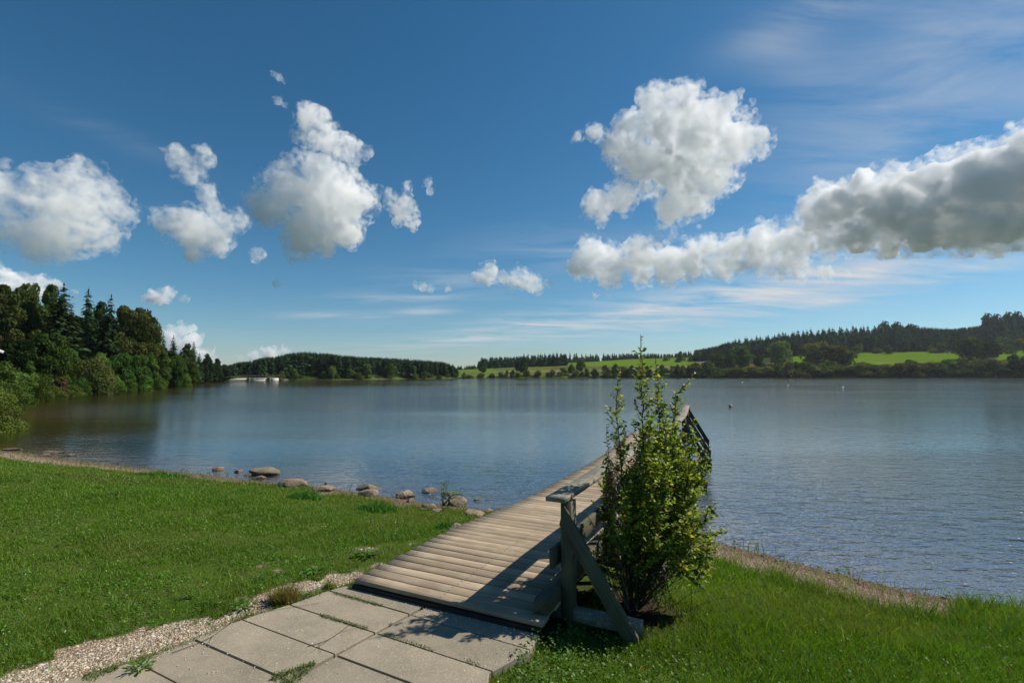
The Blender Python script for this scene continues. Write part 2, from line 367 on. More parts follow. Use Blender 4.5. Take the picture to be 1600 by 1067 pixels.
# ------------------------------------------------------------------ ground sheet
def build_ground():
    th = np.concatenate([np.linspace(-180, -62, 60, endpoint=False), np.linspace(-62, 62, 900), np.linspace(62, 180, 60)[1:]]) * PI / 180
    r = 0.5 * np.power(1.0185, np.arange(0, 492)); r = r[r < 4000]
    T, R = np.meshgrid(th, r); x = (R * np.sin(T)).ravel(); y = (R * np.cos(T)).ravel()
    sd = lake_sd(x, y); z = ground_z(x, y, sd)
    nr, ntn = len(r), len(th)
    i = np.arange(nr - 1)[:, None] * ntn + np.arange(ntn - 1)[None, :]; i = i.ravel()
    q = np.stack([i, i + ntn, i + ntn + 1, i + 1], -1)
    # masks: r gravel, g grass, b field colour used
    d = np.hypot(x, y)
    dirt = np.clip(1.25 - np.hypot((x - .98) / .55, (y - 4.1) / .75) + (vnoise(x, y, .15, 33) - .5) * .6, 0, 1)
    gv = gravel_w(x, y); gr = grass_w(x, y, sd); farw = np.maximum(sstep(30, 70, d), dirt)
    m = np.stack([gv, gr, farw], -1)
    c = pxcol(x, y); f = np.tile(np.array([.030, .048, .014]), (len(x), 1))
    def paint(mask, col):
        f[mask] = col
    w = (vnoise(x, y, 40, 11) - .5) * 16
    lawn, stub, brown, bright = (.06, .12, .018), (.16, .125, .06), (.10, .065, .038), (.088, .150, .010)
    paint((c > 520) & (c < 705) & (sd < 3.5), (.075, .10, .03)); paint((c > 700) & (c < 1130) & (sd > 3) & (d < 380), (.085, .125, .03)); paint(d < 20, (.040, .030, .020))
    paint((c > 705) & (c < 1130) & (y > 300 + w * .3) & (y < 640), (.075, .11, .028))
    paint((c > 720) & (c < 880) & (y > 306) & (y < 338), stub)
    paint((c > 790) & (c < 960) & (y > 342) & (y < 352), (.13, .13, .05))
    paint((c > 860) & (c < 1000) & (y > 372 + w * .3) & (y < 402), brown)
    paint((c > 700) & (c < 770) & (y > 330) & (y < 420), bright)
    paint((c > 830) & (c < 1085) & (y > 415 + w * .2) & (y < 640), bright)
    paint((c > 1010) & (c < 1100) & (y > 345) & (y < 410), (.15, .13, .07))
    paint((c > 1085) & (c < 1135) & (y > 380) & (y < 470), (.13, .10, .06))
    paint((c > 1135) & (c < 1240) & (y > 360) & (y < 400), brown)
    paint((c > 1240) & (y > 322) & (y < 485 + w), bright)
    paint((c > 1240) & (y > 352) & (y < 356), (.16, .15, .08))
    rows = .9 + .2 * vnoise(x * .3 + y, y, 9, 12)
    f *= rows[:, None]
    g = Mat('ground_cover'); co = g.coord('Object')
    at_ = g.N.new('ShaderNodeSeparateColor'); g.L.new(g.attr('mask'), at_.inputs[0])
    n1 = g.noise(co, 2.2, 5); n2 = g.noise(co, 45, 4); v1 = g.vor(co, 55, 'Color'); v2 = g.vor(co, 55); vb = g.vor(co, 32, 'Color'); vbd = g.vor(co, 32)
    sv = g.N.new('ShaderNodeSeparateColor'); g.L.new(v1, sv.inputs[0]); sb = g.N.new('ShaderNodeSeparateColor'); g.L.new(vb, sb.inputs[0])
    soil = g.mix(n2, (.045, .038, .02), (.085, .065, .04))
    grass = g.mix(g.ramp(n1, .35, .65), (.045, .085, .012), (.07, .10, .02)); grass = g.mix(g.ramp(n2, .55, .75), grass, soil)
    grav = g.mix(sv.outputs[0], (.34, .28, .20), (.62, .54, .42)); grav = g.mix(g.ramp(v2, .25, .5), grav, (.20, .15, .10)); grav = g.mix(g.ramp(g.noise(co, 5, 5, .7), .48, .62, 0, .7), grav, (.13, .095, .06))
    beach = g.mix(sb.outputs[0], (.12, .085, .06), (.34, .25, .18)); beach = g.mix(g.ramp(vbd, .3, .6), beach, (.15, .105, .075))
    ge = g.N.new('ShaderNodeNewGeometry'); sp = g.N.new('ShaderNodeSeparateXYZ'); g.L.new(ge.outputs['Position'], sp.inputs[0])
    wet = g.ramp(g.math('ADD', sp.outputs[2], g.math('MULTIPLY', n1, .05)), WZ - .0, WZ + .06, 1, 0)
    beach = g.mix(g.math('MULTIPLY', wet, .6, True), beach, (.06, .04, .024))
    cc = g.mix(at_.outputs[1], beach, grass); cc = g.mix(at_.outputs[0], cc, grav); 
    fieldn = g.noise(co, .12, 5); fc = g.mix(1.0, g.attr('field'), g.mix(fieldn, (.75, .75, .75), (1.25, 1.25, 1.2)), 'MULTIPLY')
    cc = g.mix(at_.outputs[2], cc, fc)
    g.set(Base_Color=cc, Roughness=1.0); g.b.inputs['Specular IOR Level'].default_value = 0.0
    hh = g.math('ADD', g.math('MULTIPLY', v2, -.8), n2); g.L.new(g.bump(hh, .7, .012), g.b.inputs['Normal'])
    me = npmesh('ground', np.stack([x, y, z], -1), q, g.m, {'mask': m, 'field': f}, smooth=True)
    o = link('ground', me); tag(o, kind='structure')
build_ground()

# ------------------------------------------------------------------ lake surface
def build_water():
    th = np.linspace(-75, 115, 500) * PI / 180
    r = 2.0 * np.power(1.03, np.arange(0, 200)); r = r[r < 560]
    T, R = np.meshgrid(th, r); x = (R * np.sin(T)).ravel(); y = (R * np.cos(T)).ravel()
    sd = lake_sd(x, y); nr, ntn = len(r), len(th)
    i = (np.arange(nr - 1)[:, None] * ntn + np.arange(ntn - 1)[None, :]).ravel()
    q = np.stack([i, i + ntn, i + ntn + 1, i + 1], -1)
    step = np.maximum(1.5, np.hypot(x, y) * .06)
    q = q[(sd[q] < np.minimum(step[q], 12)).any(1)]
    dep = np.clip(-sd * .16, 0, 3); w = Mat('lake_water')
    co = w.coord('Object'); dp = w.N.new('ShaderNodeSeparateColor'); w.L.new(w.attr('depth'), dp.inputs[0])
    # waves: crests run roughly across the wind, which blows over the lake
    a = w.noise(w.mapping(co, (1.0, 2.6, 1), (0, 0, .42)), 1.5, 3, .55, .4)
    b = w.noise(w.mapping(co, (1.0, 2.2, 1), (0, 0, -.25)), 4.2, 3, .6, .3)
    c = w.noise(w.mapping(co, (1, 1.8, 1), (0, 0, .1)), 13, 2, .5)
    calm = w.ramp(w.noise(w.mapping(co, (.012, .05, 1)), 1.0, 3), .35, .65, .30, 1.2)
    h = w.math('ADD', w.math('MULTIPLY', a, .036), w.math('ADD', w.math('MULTIPLY', b, .022), w.math('MULTIPLY', c, .0042)))
    h = w.math('MULTIPLY', h, calm); sx = w.N.new('ShaderNodeSeparateXYZ'); w.L.new(co, sx.inputs[0]); h = w.math('MULTIPLY', h, w.ramp(sx.outputs[0], -34, -8, .60, 1))
    bp = w.N.new('ShaderNodeBump'); bp.inputs['Strength'].default_value = 1.0; bp.inputs['Distance'].default_value = 1.0; w.L.new(h, bp.inputs['Height'])
    gl = w.N.new('ShaderNodeBsdfGlossy'); gl.inputs['Roughness'].default_value = .04; w.L.new(bp.outputs[0], gl.inputs['Normal']); gl.inputs[0].default_value = (1, 1, 1, 1)
    di = w.N.new('ShaderNodeBsdfDiffuse'); di.inputs[0].default_value = (.030, .027, .010, 1)
    tr = w.N.new('ShaderNodeBsdfTransparent'); tr.inputs[0].default_value = (.80, .66, .45, 1)
    m1 = w.N.new('ShaderNodeMixShader'); w.put(m1.inputs[0], w.ramp(dp.outputs[0], 0, .9, .12, 1)); w.L.new(tr.outputs[0], m1.inputs[1]); w.L.new(di.outputs[0], m1.inputs[2])
    fr = w.N.new('ShaderNodeFresnel'); fr.inputs[0].default_value = 1.33; w.L.new(bp.outputs[0], fr.inputs['Normal'])
    m2 = w.N.new('ShaderNodeMixShader'); w.put(m2.inputs[0], w.math('MULTIPLY', fr.outputs[0], .57)); w.L.new(m1.outputs[0], m2.inputs[1]); w.L.new(gl.outputs[0], m2.inputs[2])
    w.L.new(m2.outputs[0], w.out.inputs[0])
    used = np.unique(q); mp = -np.ones(len(x), int); mp[used] = np.arange(len(used))
    V = np.stack([x, y, np.full(len(x), WZ)], -1)[used]
    me = npmesh('water', V, mp[q], w.m, {'depth': np.stack([dep, dep, dep], -1)[used]}, smooth=True)
    tag(link('water', me), kind='structure')
build_water()
exec_parts = True

# ------------------------------------------------------------------ paved path
def clip_poly(sub, clip):
    def side(a, b, p): return (b[0] - a[0]) * (p[1] - a[1]) - (b[1] - a[1]) * (p[0] - a[0])
    out = [tuple(p) for p in sub]
    for i in range(len(clip)):
        a, b = clip[i], clip[(i + 1) % len(clip)]; inp = out; out = []
        for j in range(len(inp)):
            p, q = inp[j], inp[(j + 1) % len(inp)]; sp_, sq = side(a, b, p), side(a, b, q)
            if sp_ >= 0: out.append(p)
            if (sp_ >= 0) != (sq >= 0):
                t = sp_ / (sp_ - sq); out.append((p[0] + (q[0] - p[0]) * t, p[1] + (q[1] - p[1]) * t))
        if not out: return []
    return out
PA, PB_, PD = (np.array(G(*p)) for p in ((682, 937), (641, 960), (524, 1023)))
AV = (PA - PD) / np.linalg.norm(PA - PD)
BV = np.array(G(818, 1011)) - np.array(G(646, 961)); BV = BV / np.linalg.norm(BV)
ROWL = float(np.linalg.norm(PB_ - PD)) / 2.0
WR = float(np.linalg.norm(np.array(G(832, 1017)) - PB_))
def slab_pt(i, t): return PB_ - AV * (ROWL * i) + BV * t
def build_paving():
    bm = bmesh.new(); rnd = random.Random(3); tint = bm.verts.layers.float_color.new('tint')
    front = [tuple(pier(-.015, -3)[:2]), tuple(pier(-.015, 4)[:2])]
    for i in range(-2, 10):
        for side in (0, 1):
            g = .006; off = 0.012 * (side) + rnd.uniform(-.004, .004)
            t0, t1 = ((.013, WR) if side else (-1.9, -.013))
            r0, r1 = (i + g / ROWL + off), (i + 1 - g / ROWL + off)
            quad = [slab_pt(r1, t0), slab_pt(r1, t1), slab_pt(r0, t1), slab_pt(r0, t0)]
            area = sum(quad[k][0] * quad[(k + 1) % 4][1] - quad[(k + 1) % 4][0] * quad[k][1] for k in range(4))
            if area < 0: quad = quad[::-1]
            poly = clip_poly(PAVE, quad)
            # stop at the front of the pier
            h = TH0; 
            poly2 = []
            for k in range(len(poly)):
                p, q = poly[k], poly[(k + 1) % len(poly)]
                f = lambda P: (P[0] - PO[0]) * math.sin(h) + (P[1] - PO[1]) * math.cos(h) + .012
                a, b = f(p), f(q)
                if a <= 0: poly2.append(p)
                if (a <= 0) != (b <= 0):
                    t = a / (a - b); poly2.append((p[0] + (q[0] - p[0]) * t, p[1] + (q[1] - p[1]) * t))
            poly = poly2
            # drop doubled points
            cl = []
            for p in poly:
                if not cl or math.dist(p, cl[-1]) > .004: cl.append(p)
            if len(cl) > 2 and math.dist(cl[0], cl[-1]) < .004: cl.pop()
            if len(cl) < 3: continue
            if sum(cl[k][0] * cl[(k + 1) % len(cl)][1] - cl[(k + 1) % len(cl)][0] * cl[k][1] for k in range(len(cl))) < 0: cl = cl[::-1]
            dz = rnd.uniform(-.004, .004); tl = (rnd.uniform(-.002, .002), rnd.uniform(-.002, .002)); col = rnd.uniform(.9, 1.08)
            top = [bm.verts.new((p[0], p[1], dz)) for k, p in enumerate(cl)]
            cx = sum(p[0] for p in cl) / len(cl); cy = sum(p[1] for p in cl) / len(cl)
            ins = [bm.verts.new((p[0] + (cx - p[0]) * .004 / max(.05, math.dist(p, (cx, cy))), p[1] + (cy - p[1]) * .004 / max(.05, math.dist(p, (cx, cy))), dz + .003)) for p in cl]
            bot = [bm.verts.new((p[0], p[1], -.09)) for p in cl]
            for v in top + ins + bot: v[tint] = (col, col, col * .98, 1)
            bm.faces.new(ins)
            for k in range(len(cl)):
                j = (k + 1) % len(cl); bm.faces.new((top[k], top[j], ins[j], ins[k])); bm.faces.new((bot[k], bot[j], top[j], top[k]))
    me = bpy.data.meshes.new('path'); bm.to_mesh(me); bm.free()
    m = Mat('concrete_slab'); co = m.coord()
    n1 = m.noise(co, 3, 5, .6); n2 = m.noise(co, 160, 3, .7); n3 = m.noise(co, 14, 5, .65); v = m.vor(co, 190, 'Color'); sv = m.N.new('ShaderNodeSeparateColor'); m.L.new(v, sv.inputs[0])
    n5 = m.noise(co, 1.3, 6, .7, 1.2)
    c = m.mix(m.ramp(n1, .35, .65), (.225, .195, .15), (.31, .265, .20)); c = m.mix(m.ramp(n5, .5, .68, 0, .55), c, (.16, .145, .115)); c = m.mix(m.ramp(n2, .35, .65, 0, .45), c, (.22, .185, .135))
    c = m.mix(m.ramp(sv.outputs[0], .82, .9, 0, .5), c, (.44, .39, .31)); c = m.mix(m.ramp(n3, .55, .75, 0, .45), c, (.20, .165, .115))
    c = m.mix(1.0, c, m.attr('tint'), 'MULTIPLY')
    m.set(Base_Color=c, Roughness=.9); m.b.inputs['Specular IOR Level'].default_value = .15
    m.L.new(m.bump(m.math('ADD', n2, m.math('MULTIPLY', n3, .5)), .5, .003), m.b.inputs['Normal'])
    me.materials.append(m.m); tag(link('path', me), kind='structure')
build_paving()

# ------------------------------------------------------------------ box-like timbers
class Timber:
    def __init__(s): s.V = []; s.Fq = []; s.C = []; s.Gc = []; s.Nc = []
    def beam(s, a, b, up, w, h, tint=1.0, jitter=0.0, bev=.004, ends=None, rnd=random.Random(1)):
        """a box from a to b; w across, h along 'up'; its long edges are chamfered"""
        a, b, up = Vector(a), Vector(b), Vector(up); x = (b - a).normalized(); q0 = len(s.Fq); sd_ = x.cross(up).normalized(); up = sd_.cross(x).normalized()
        prof = [(-w / 2 + bev, -h / 2), (w / 2 - bev, -h / 2), (w / 2, -h / 2 + bev), (w / 2, h / 2 - bev), (w / 2 - bev, h / 2), (-w / 2 + bev, h / 2), (-w / 2, h / 2 - bev), (-w / 2, -h / 2 + bev)]
        L = (b - a).length; n = max(1, int(L / .22)) if jitter else 1; base = len(s.V)
        for k in range(n + 1):
            p = a.lerp(b, k / n); jx, jz = (rnd.uniform(-jitter, jitter), rnd.uniform(-jitter, jitter)) if jitter else (0, 0)
            for (px, pz) in prof:
                e = Vector((0, 0, 0))
                if ends and k in (0, n): e = x * ends[0 if k == 0 else 1] * (pz / h)
                s.V.append(p + sd_ * (px + jx) + up * (pz + jz) + e); s.C.append((tint, tint, tint)); s.Gc.append((L * k / n + q0 * .37 % 17, px + q0 * .013 % 5, pz)); s.Nc.append((L * k / n, px, pz))
        for k in range(n):
            for j in range(8):
                j2 = (j + 1) % 8; s.Fq.append((base + k * 8 + j, base + k * 8 + j2, base + (k + 1) * 8 + j2, base + (k + 1) * 8 + j))
        for k, rev in ((0, True), (n, False)):
            ids = [base + k * 8 + j for j in range(8)]; ids = ids[::-1] if rev else ids
            s.Fq += [(ids[0], ids[1], ids[2], ids[3]), (ids[0], ids[3], ids[4], ids[7]), (ids[7], ids[4], ids[5], ids[6])]
        return s
    def run(s, pts, w, h, tint=1.0, bev=.004, jitter=0.0, rnd=random.Random(2)):
        """one long timber that follows a gently bending line"""
        prof = [(-w / 2 + bev, -h / 2), (w / 2 - bev, -h / 2), (w / 2, -h / 2 + bev), (w / 2, h / 2 - bev), (w / 2 - bev, h / 2), (-w / 2 + bev, h / 2), (-w / 2, h / 2 - bev), (-w / 2, -h / 2 + bev)]
        pts = [Vector(p) for p in pts]; base = len(s.V); n = len(pts) - 1
        for k, p in enumerate(pts):
            x = (pts[min(k + 1, n)] - pts[max(k - 1, 0)]).normalized(); sd_ = x.cross(Vector((0, 0, 1))).normalized(); up = sd_.cross(x)
            for (px, pz) in prof:
                s.V.append(p + sd_ * (px + rnd.uniform(-jitter, jitter)) + up * (pz + rnd.uniform(-jitter, jitter))); s.C.append((tint, tint, tint)); s.Gc.append((k * (pts[1] - pts[0]).length, px, pz)); s.Nc.append((9, 9, 9))
        for k in range(n):
            for j in range(8):
                j2 = (j + 1) % 8; s.Fq.append((base + k * 8 + j, base + k * 8 + j2, base + (k + 1) * 8 + j2, base + (k + 1) * 8 + j))
        for k, rev in ((0, True), (n, False)):
            ids = [base + k * 8 + j for j in range(8)]; ids = ids[::-1] if rev else ids
            s.Fq += [(ids[0], ids[1], ids[2], ids[3]), (ids[0], ids[3], ids[4], ids[7]), (ids[7], ids[4], ids[5], ids[6])]
        return s
    def build(s, name, mat, parent):
        P = parent.matrix_world.translation if parent else Vector((0, 0, 0))
        off = Vector(parent['_o']) if parent and '_o' in parent else Vector((0, 0, 0))
        V = np.array([tuple(v - off) for v in s.V])
        return link(name, npmesh(name, V, np.array(s.Fq), mat, {'tint': np.array(s.C), 'grain': np.array(s.Gc), 'nail': np.array(s.Nc)}), parent)
def empty(name, loc, parent=None):
    o = link(name, None, parent, loc); o.empty_display_size = .2; return o
def tube(pts, radii, sides=6, tint=(1, 1, 1)):
    """returns V, F for a tapering tube"""
    pts = [Vector(p) for p in pts]; V = []; Fc = []
    up = Vector((0, 0, 1)); prev = None
    for i, p in enumerate(pts):
        t = (pts[min(i + 1, len(pts) - 1)] - pts[max(i - 1, 0)]).normalized()
        if prev is None: a = t.cross(Vector((.3, .9, .1))).normalized()
        else: a = (prev - t * prev.dot(t)).normalized()
        prev = a; b = t.cross(a)
        for k in range(sides):
            an = 2 * PI * k / sides; V.append(p + (a * math.cos(an) + b * math.sin(an)) * radii[i])
    for i in range(len(pts) - 1):
        for k in range(sides):
            k2 = (k + 1) % sides; Fc.append((i * sides + k, i * sides + k2, (i + 1) * sides + k2, (i + 1) * sides + k))
    return V, Fc
class Soup:
    """collects quads / tubes into one mesh"""
    def __init__(s): s.V = []; s.F = []; s.C = []
    def add(s, V, F_, c):
        b = len(s.V); s.V += [tuple(v) for v in V]; s.F += [tuple(i + b for i in f) for f in F_]
        s.C += [c] * len(V) if not isinstance(c, list) else c
    def build(s, name, mat, parent=None, smooth=False, origin=(0, 0, 0)):
        o = np.array(origin); q = np.array([f for f in s.F if len(f) == 4]).reshape(-1, 4); t = np.array([f for f in s.F if len(f) == 3]).reshape(-1, 3)
        me = npmesh(name, np.array(s.V) - o, [q, t], mat, np.array(s.C), smooth=smooth)
        return link(name, me, parent, loc=(tuple(origin) if not parent and any(origin) else None))

# ------------------------------------------------------------------ the pier
def build_pier():
    rnd = random.Random(11)
    o0 = pier(0, 0); root = empty('wooden_pier', o0); root['_o'] = tuple(o0)
    tag(root, 'weathered plank bathing pier with a braced railing running from the slabs into the lake', 'pier')
    dk = Timber(); s = .0; pitch = .126; k = 0
    while s < PLEN - .1:
        w = .1185; h = .032
        a = pier(s + w / 2, -.012 + rnd.uniform(-.012, .012), -h / 2 + rnd.uniform(-.002, .002)); b = pier(s + w / 2, PW + rnd.uniform(-.01, .01), -h / 2 + rnd.uniform(-.002, .002))
        dk.beam(a, b, (0, 0, 1), w, h, rnd.uniform(.72, 1.16), jitter=.0010, bev=.0016, rnd=rnd); s += pitch; k += 1
    dk.build('deck_boards', M['deck'], root)
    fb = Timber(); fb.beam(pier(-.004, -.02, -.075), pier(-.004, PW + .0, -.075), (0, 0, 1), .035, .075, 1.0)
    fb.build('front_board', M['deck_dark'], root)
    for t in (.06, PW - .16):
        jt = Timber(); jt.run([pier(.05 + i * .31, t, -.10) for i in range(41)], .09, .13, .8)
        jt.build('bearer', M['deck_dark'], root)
    for s_ in (5.2, 7.6, 10.0, 12.3):
        for t in (.1, PW - .1):
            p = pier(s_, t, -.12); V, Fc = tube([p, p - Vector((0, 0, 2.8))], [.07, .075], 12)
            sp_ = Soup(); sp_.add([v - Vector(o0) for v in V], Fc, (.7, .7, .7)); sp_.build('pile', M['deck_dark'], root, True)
    # kerb beam along the right edge of the deck
    kb = Timber(); n = 12
    cuts = [(.10, 2.9), (2.92, 5.9), (5.92, 8.9), (8.92, 12.4)]
    for a_, b_ in cuts:
        st = int((b_ - a_) / .3) + 1
        kb.run([pier(a_ + (b_ - a_) * i / st, PW - .045, .052) for i in range(st + 1)], .10, .115, rnd.uniform(.85, 1.05), .008, .001)
    kb.build('kerb_beam', M['rail'], root)
    # railing
    rail = empty('railing', (0, 0, 0), root); rail['_o'] = tuple(o0)
    RT = PW + .045                          # outer line of the posts
    posts = [.44, 1.66, 3.9, 6.2, 8.1, 9.9, 12.1]
    for i, s_ in enumerate(posts):
        zt = .82 - (pier_z(s_) - .07); 
        p = pier(s_, RT, 0); zb = -.16 if s_ < 3 else -.25
        th = heading(s_); u = Vector((math.sin(th), math.cos(th), 0)); v = Vector((math.cos(th), -math.sin(th), 0))
        pt = Timber(); tp = Vector((p.x, p.y, .79)); bt = Vector((p.x, p.y, p.z + zb))
        pt.beam(bt, tp, tuple(u), .085 if i != 1 else .11, .12, rnd.uniform(.85, 1.1), bev=.006); pt.build('post', M['rail'], rail)
        # diagonal plank on the near face of the post
        br = Timber(); a = Vector((p.x, p.y, .70)) - u * .085 - v * .02; b = Vector((p.x, p.y, p.z - .20)) - u * .085 + v * .53
        if i == 0: b = Vector((p.x, p.y, p.z - .235)) - u * .085 + v * .53
        br.beam(a, b, tuple(v.cross(u)), .032, .108, rnd.uniform(.85, 1.1), bev=.003, ends=(-.10, -.16)); br.build('brace', M['rail'], rail)
        sl = Timber(); a = pier(s_, PW - .25, -.115 if i == 0 else -.12) + u * .01; b = a + v * (.25 + .045 + .54)
        sl.beam(a, b, (0, 0, 1), .09, .085, rnd.uniform(.9, 1.2), bev=.006); sl.build('outrigger', M['cap'] if i == 0 else M['rail'], rail)
    st = 50
    def line(u0, u1, t, z):
        o = []
        for i in range(st + 1):
            p = pier(u0 + (u1 - u0) * i / st, t); p.z = z; o.append(p)
        return o
    cp = Timber(); n3 = ((.30, 4.15), (4.155, 8.1), (8.105, 12.25))
    for a_, b_ in n3: cp.run(line(a_, b_, RT - .05, .818), .160, .032, rnd.uniform(1.1, 1.3), .003, .0008)
    cp.build('handrail', M['cap'], rail)
    mr = Timber()
    for a_, b_ in n3: mr.run(line(a_, b_, RT - .085, .385), .036, .14, 1.0, .004, .001)
    mr.build('middle_rail', M['rail'], rail)
    # red and white barrier tape wound round the far end of the handrail
    tp = Timber(); a, b = pier(11.8, RT - .05), pier(11.92, RT - .05); a.z = b.z = .812
    tp.beam(a, b, (0, 0, 1), .175, .052, 1.0, bev=.01)
    tp.build('barrier_tape', plain('red_tape', (.5, .07, .05), .4), rail)
build_pier()

# ------------------------------------------------------------------ boulders
def rock_mesh(seed, sx, sy, sz, angular=0.0):
    bm = bmesh.new(); bmesh.ops.create_icosphere(bm, subdivisions=4, radius=1.0)
    r = np.random.default_rng(seed); V = np.array([v.co[:] for v in bm.verts])
    k = r.integers(12, 20); nrm = unit(r.normal(size=(k, 3)) * np.array([1, 1, .8])); lim = r.uniform(.58, .92, k) - angular * .14
    for n_, l_ in zip(nrm, lim):
        dd = V @ n_; ex = np.maximum(dd - l_, 0); V = V - n_[None] * (ex * (.9 + .1 * angular))[:, None]
    ph = r.uniform(0, 6, 9)
    nz = np.sin(V[:, 0] * 3 + ph[0]) * np.sin(V[:, 1] * 2.6 + ph[1]) + .5 * np.sin(V[:, 0] * 6.5 + V[:, 2] * 4 + ph[2]) * np.sin(V[:, 1] * 7 + ph[3]) + .25 * np.sin(V[:, 2] * 13 + V[:, 1] * 9 + ph[4]) * np.sin(V[:, 0] * 14 + ph[5])
    V = V * (1 + .045 * nz + .03 * np.sin(V @ np.array([9., 17., 5.]) + ph[6]) * np.sin(V @ np.array([-14., 6., 19.]) + ph[7]))[:, None] * np.array([sx, sy, sz])
    for v, c in zip(bm.verts, V): v.co = c
    me = bpy.data.meshes.new('boulder'); bm.to_mesh(me); bm.free(); me.polygons.foreach_set('use_smooth', [angular < .8] * len(me.polygons)); me.materials.append(M['rock']); return me
ROCKS = [  # px centre, px base y, px width, px height, depth ratio, seed, angular, rot, label
    (336, 737, 21, 11, .9, 1, 0, .2, 'small rounded tan boulder, leftmost of the stones at the water edge by the lawn'),
    (370, 740, 15, 8, .9, 2, 0, .5, 'small flattish stone just left of the big half dark boulder'),
    (407, 744, 54, 19, .6, 3, 0, -.2, 'big smooth boulder with a dark left side lying in the shallow water'),
    (450, 762, 46, 19, .7, 4, .2, .3, 'broad pale boulder at the grass edge beside the dark green tuft'),
    (497, 768, 38, 11, .8, 5, .3, .1, 'low flat reddish stone between the pale boulder and the small upright stone'),
    (520, 766, 12, 9, .9, 6, .9, .7, 'small upright pale stone beside the low flat reddish one'),
    (508, 757, 7, 6, .9, 7, .9, .2, 'tiny black stone poking out of the water behind the flat reddish stone'),
    (572, 767, 53, 14, .6, 8, .5, 0, 'long flat topped boulder in the water behind a smaller one'),
    (575, 776, 38, 14, .7, 9, .2, -.3, 'sloping grey brown boulder in front of the long flat topped one'),
    (628, 779, 37, 17, .9, 10, 1., .4, 'jagged cracked boulder left of the wispy shore plant'),
    (643, 785, 16, 9, .9, 11, 1., .9, 'small angular stone below the jagged cracked boulder'),
    (668, 772, 42, 15, .8, 12, 1., .2, 'dark angular boulder behind the wispy shore plant'),
    (702, 776, 26, 10, .6, 13, .1, -.2, 'smooth boulder in the water between the wispy plant and the lone dark stone'),
    (714, 790, 34, 18, .8, 14, .2, -.5, 'rounded boulder with a dark cleft right of the wispy plant'),
    (695, 790, 14, 12, .9, 15, .8, .3, 'small blocky stone wedged left of the rounded cleft boulder'),
    (748, 784, 22, 9, .7, 16, .5, -.1, 'lone dark wet stone standing in the water near the pier'),
    (670, 794, 32, 9, .8, 17, .6, .2, 'flat slab stone in the grass in front of the wispy plant'),
    (682, 800, 20, 8, .8, 18, .7, .2, 'brown stone half sunk in the bank right of the flat slab stone'),
    (738, 806, 36, 12, .9, 19, .1, -.6, 'smooth pinkish slab of rock lying at the grass edge near the pier'),
    (760, 801, 18, 8, .9, 20, .2, .6, 'small pale rock between the pinkish slab and the pier'),
    (712, 831, 34, 13, .7, 21, .4, .5, 'grey dark streaked boulder half under the left edge of the pier'),
    (72, 709, 48, 7, .6, 22, .9, 0, 'long flat light slab of rock on the beach at the far left'),
    (105, 713, 20, 6, .8, 23, .7, 0, 'small sloping stone right of the long light slab'),
    (60, 713, 22, 5, .8, 24, .9, .2, 'low grey stone in front of the long light slab'),
    (12, 704, 26, 7, .8, 25, .6, 0, 'grey stone at the left margin of the beach'),
    (388, 744, 26, 8, .8, 26, .5, .2, 'flat reddish stone on the sand left of the big half dark boulder'),
    (403, 749, 22, 7, .8, 27, .6, -.2, 'small sandy stone in front of the big half dark boulder'),
]
for (px, py, w, h, dr, seed, ang, rot, lab) in ROCKS:
    # its foot stands on the ground or the lake bed
    z = WZ if not ang == 99 else 0
    g0 = G(px, py, -.45); zg = gz(*g0)
    for _ in range(4):
        zz = max(zg, WZ - .03); g0 = G(px, py, zz); zg = gz(*g0)
    d = g0[1]; W = w / F * d / 2 * 1.06; H = h / F * d * .60
    me = rock_mesh(seed, W, W * dr, H, ang)
    o = link('boulder', me, None, (g0[0], g0[1] + W * dr * .6, max(zg, WZ - .03) + H * .10), rot)
    tag(o, lab, 'boulder', 'stones along the left shore')

# ------------------------------------------------------------------ scattered stones (uncountable)
def scatter_bits(name, pts, sizes, cols, lab_kind='stuff', seed=5, rise=.25):
    r = np.random.default_rng(seed); n = len(pts)
    base = np.array([[1, 0, 0], [-.5, .87, 0], [-.5, -.87, 0], [.25, .43, .62], [.2, -.45, .55], [-.55, 0, .6]]) * np.array([1, .8, .8])
    tri = np.array([[0, 3, 4], [0, 1, 3], [1, 5, 3], [1, 2, 5], [2, 4, 5], [2, 0, 4], [3, 5, 4]])
    an = r.uniform(0, 2 * PI, n); ca, sa = np.cos(an), np.sin(an)
    B = base[None] * (1 + r.uniform(-.3, .3, (n, 6, 3))); B = B * sizes[:, None, None]
    X = B[:, :, 0] * ca[:, None] - B[:, :, 1] * sa[:, None]; Y = B[:, :, 0] * sa[:, None] + B[:, :, 1] * ca[:, None]
    V = np.stack([X + pts[:, None, 0], Y + pts[:, None, 1], B[:, :, 2] + pts[:, None, 2] - sizes[:, None] * rise * 0], -1).reshape(-1, 3)
    Fc = (tri[None] + (np.arange(n) * 6)[:, None, None]).reshape(-1, 3)
    return tag(link(name, npmesh(name, V, Fc, M['bits'], np.repeat(cols, 6, 0))), kind=lab_kind)
def rand_in(n, x0, x1, y0, y1, r=rng): return r.uniform(x0, x1, n), r.uniform(y0, y1, n)
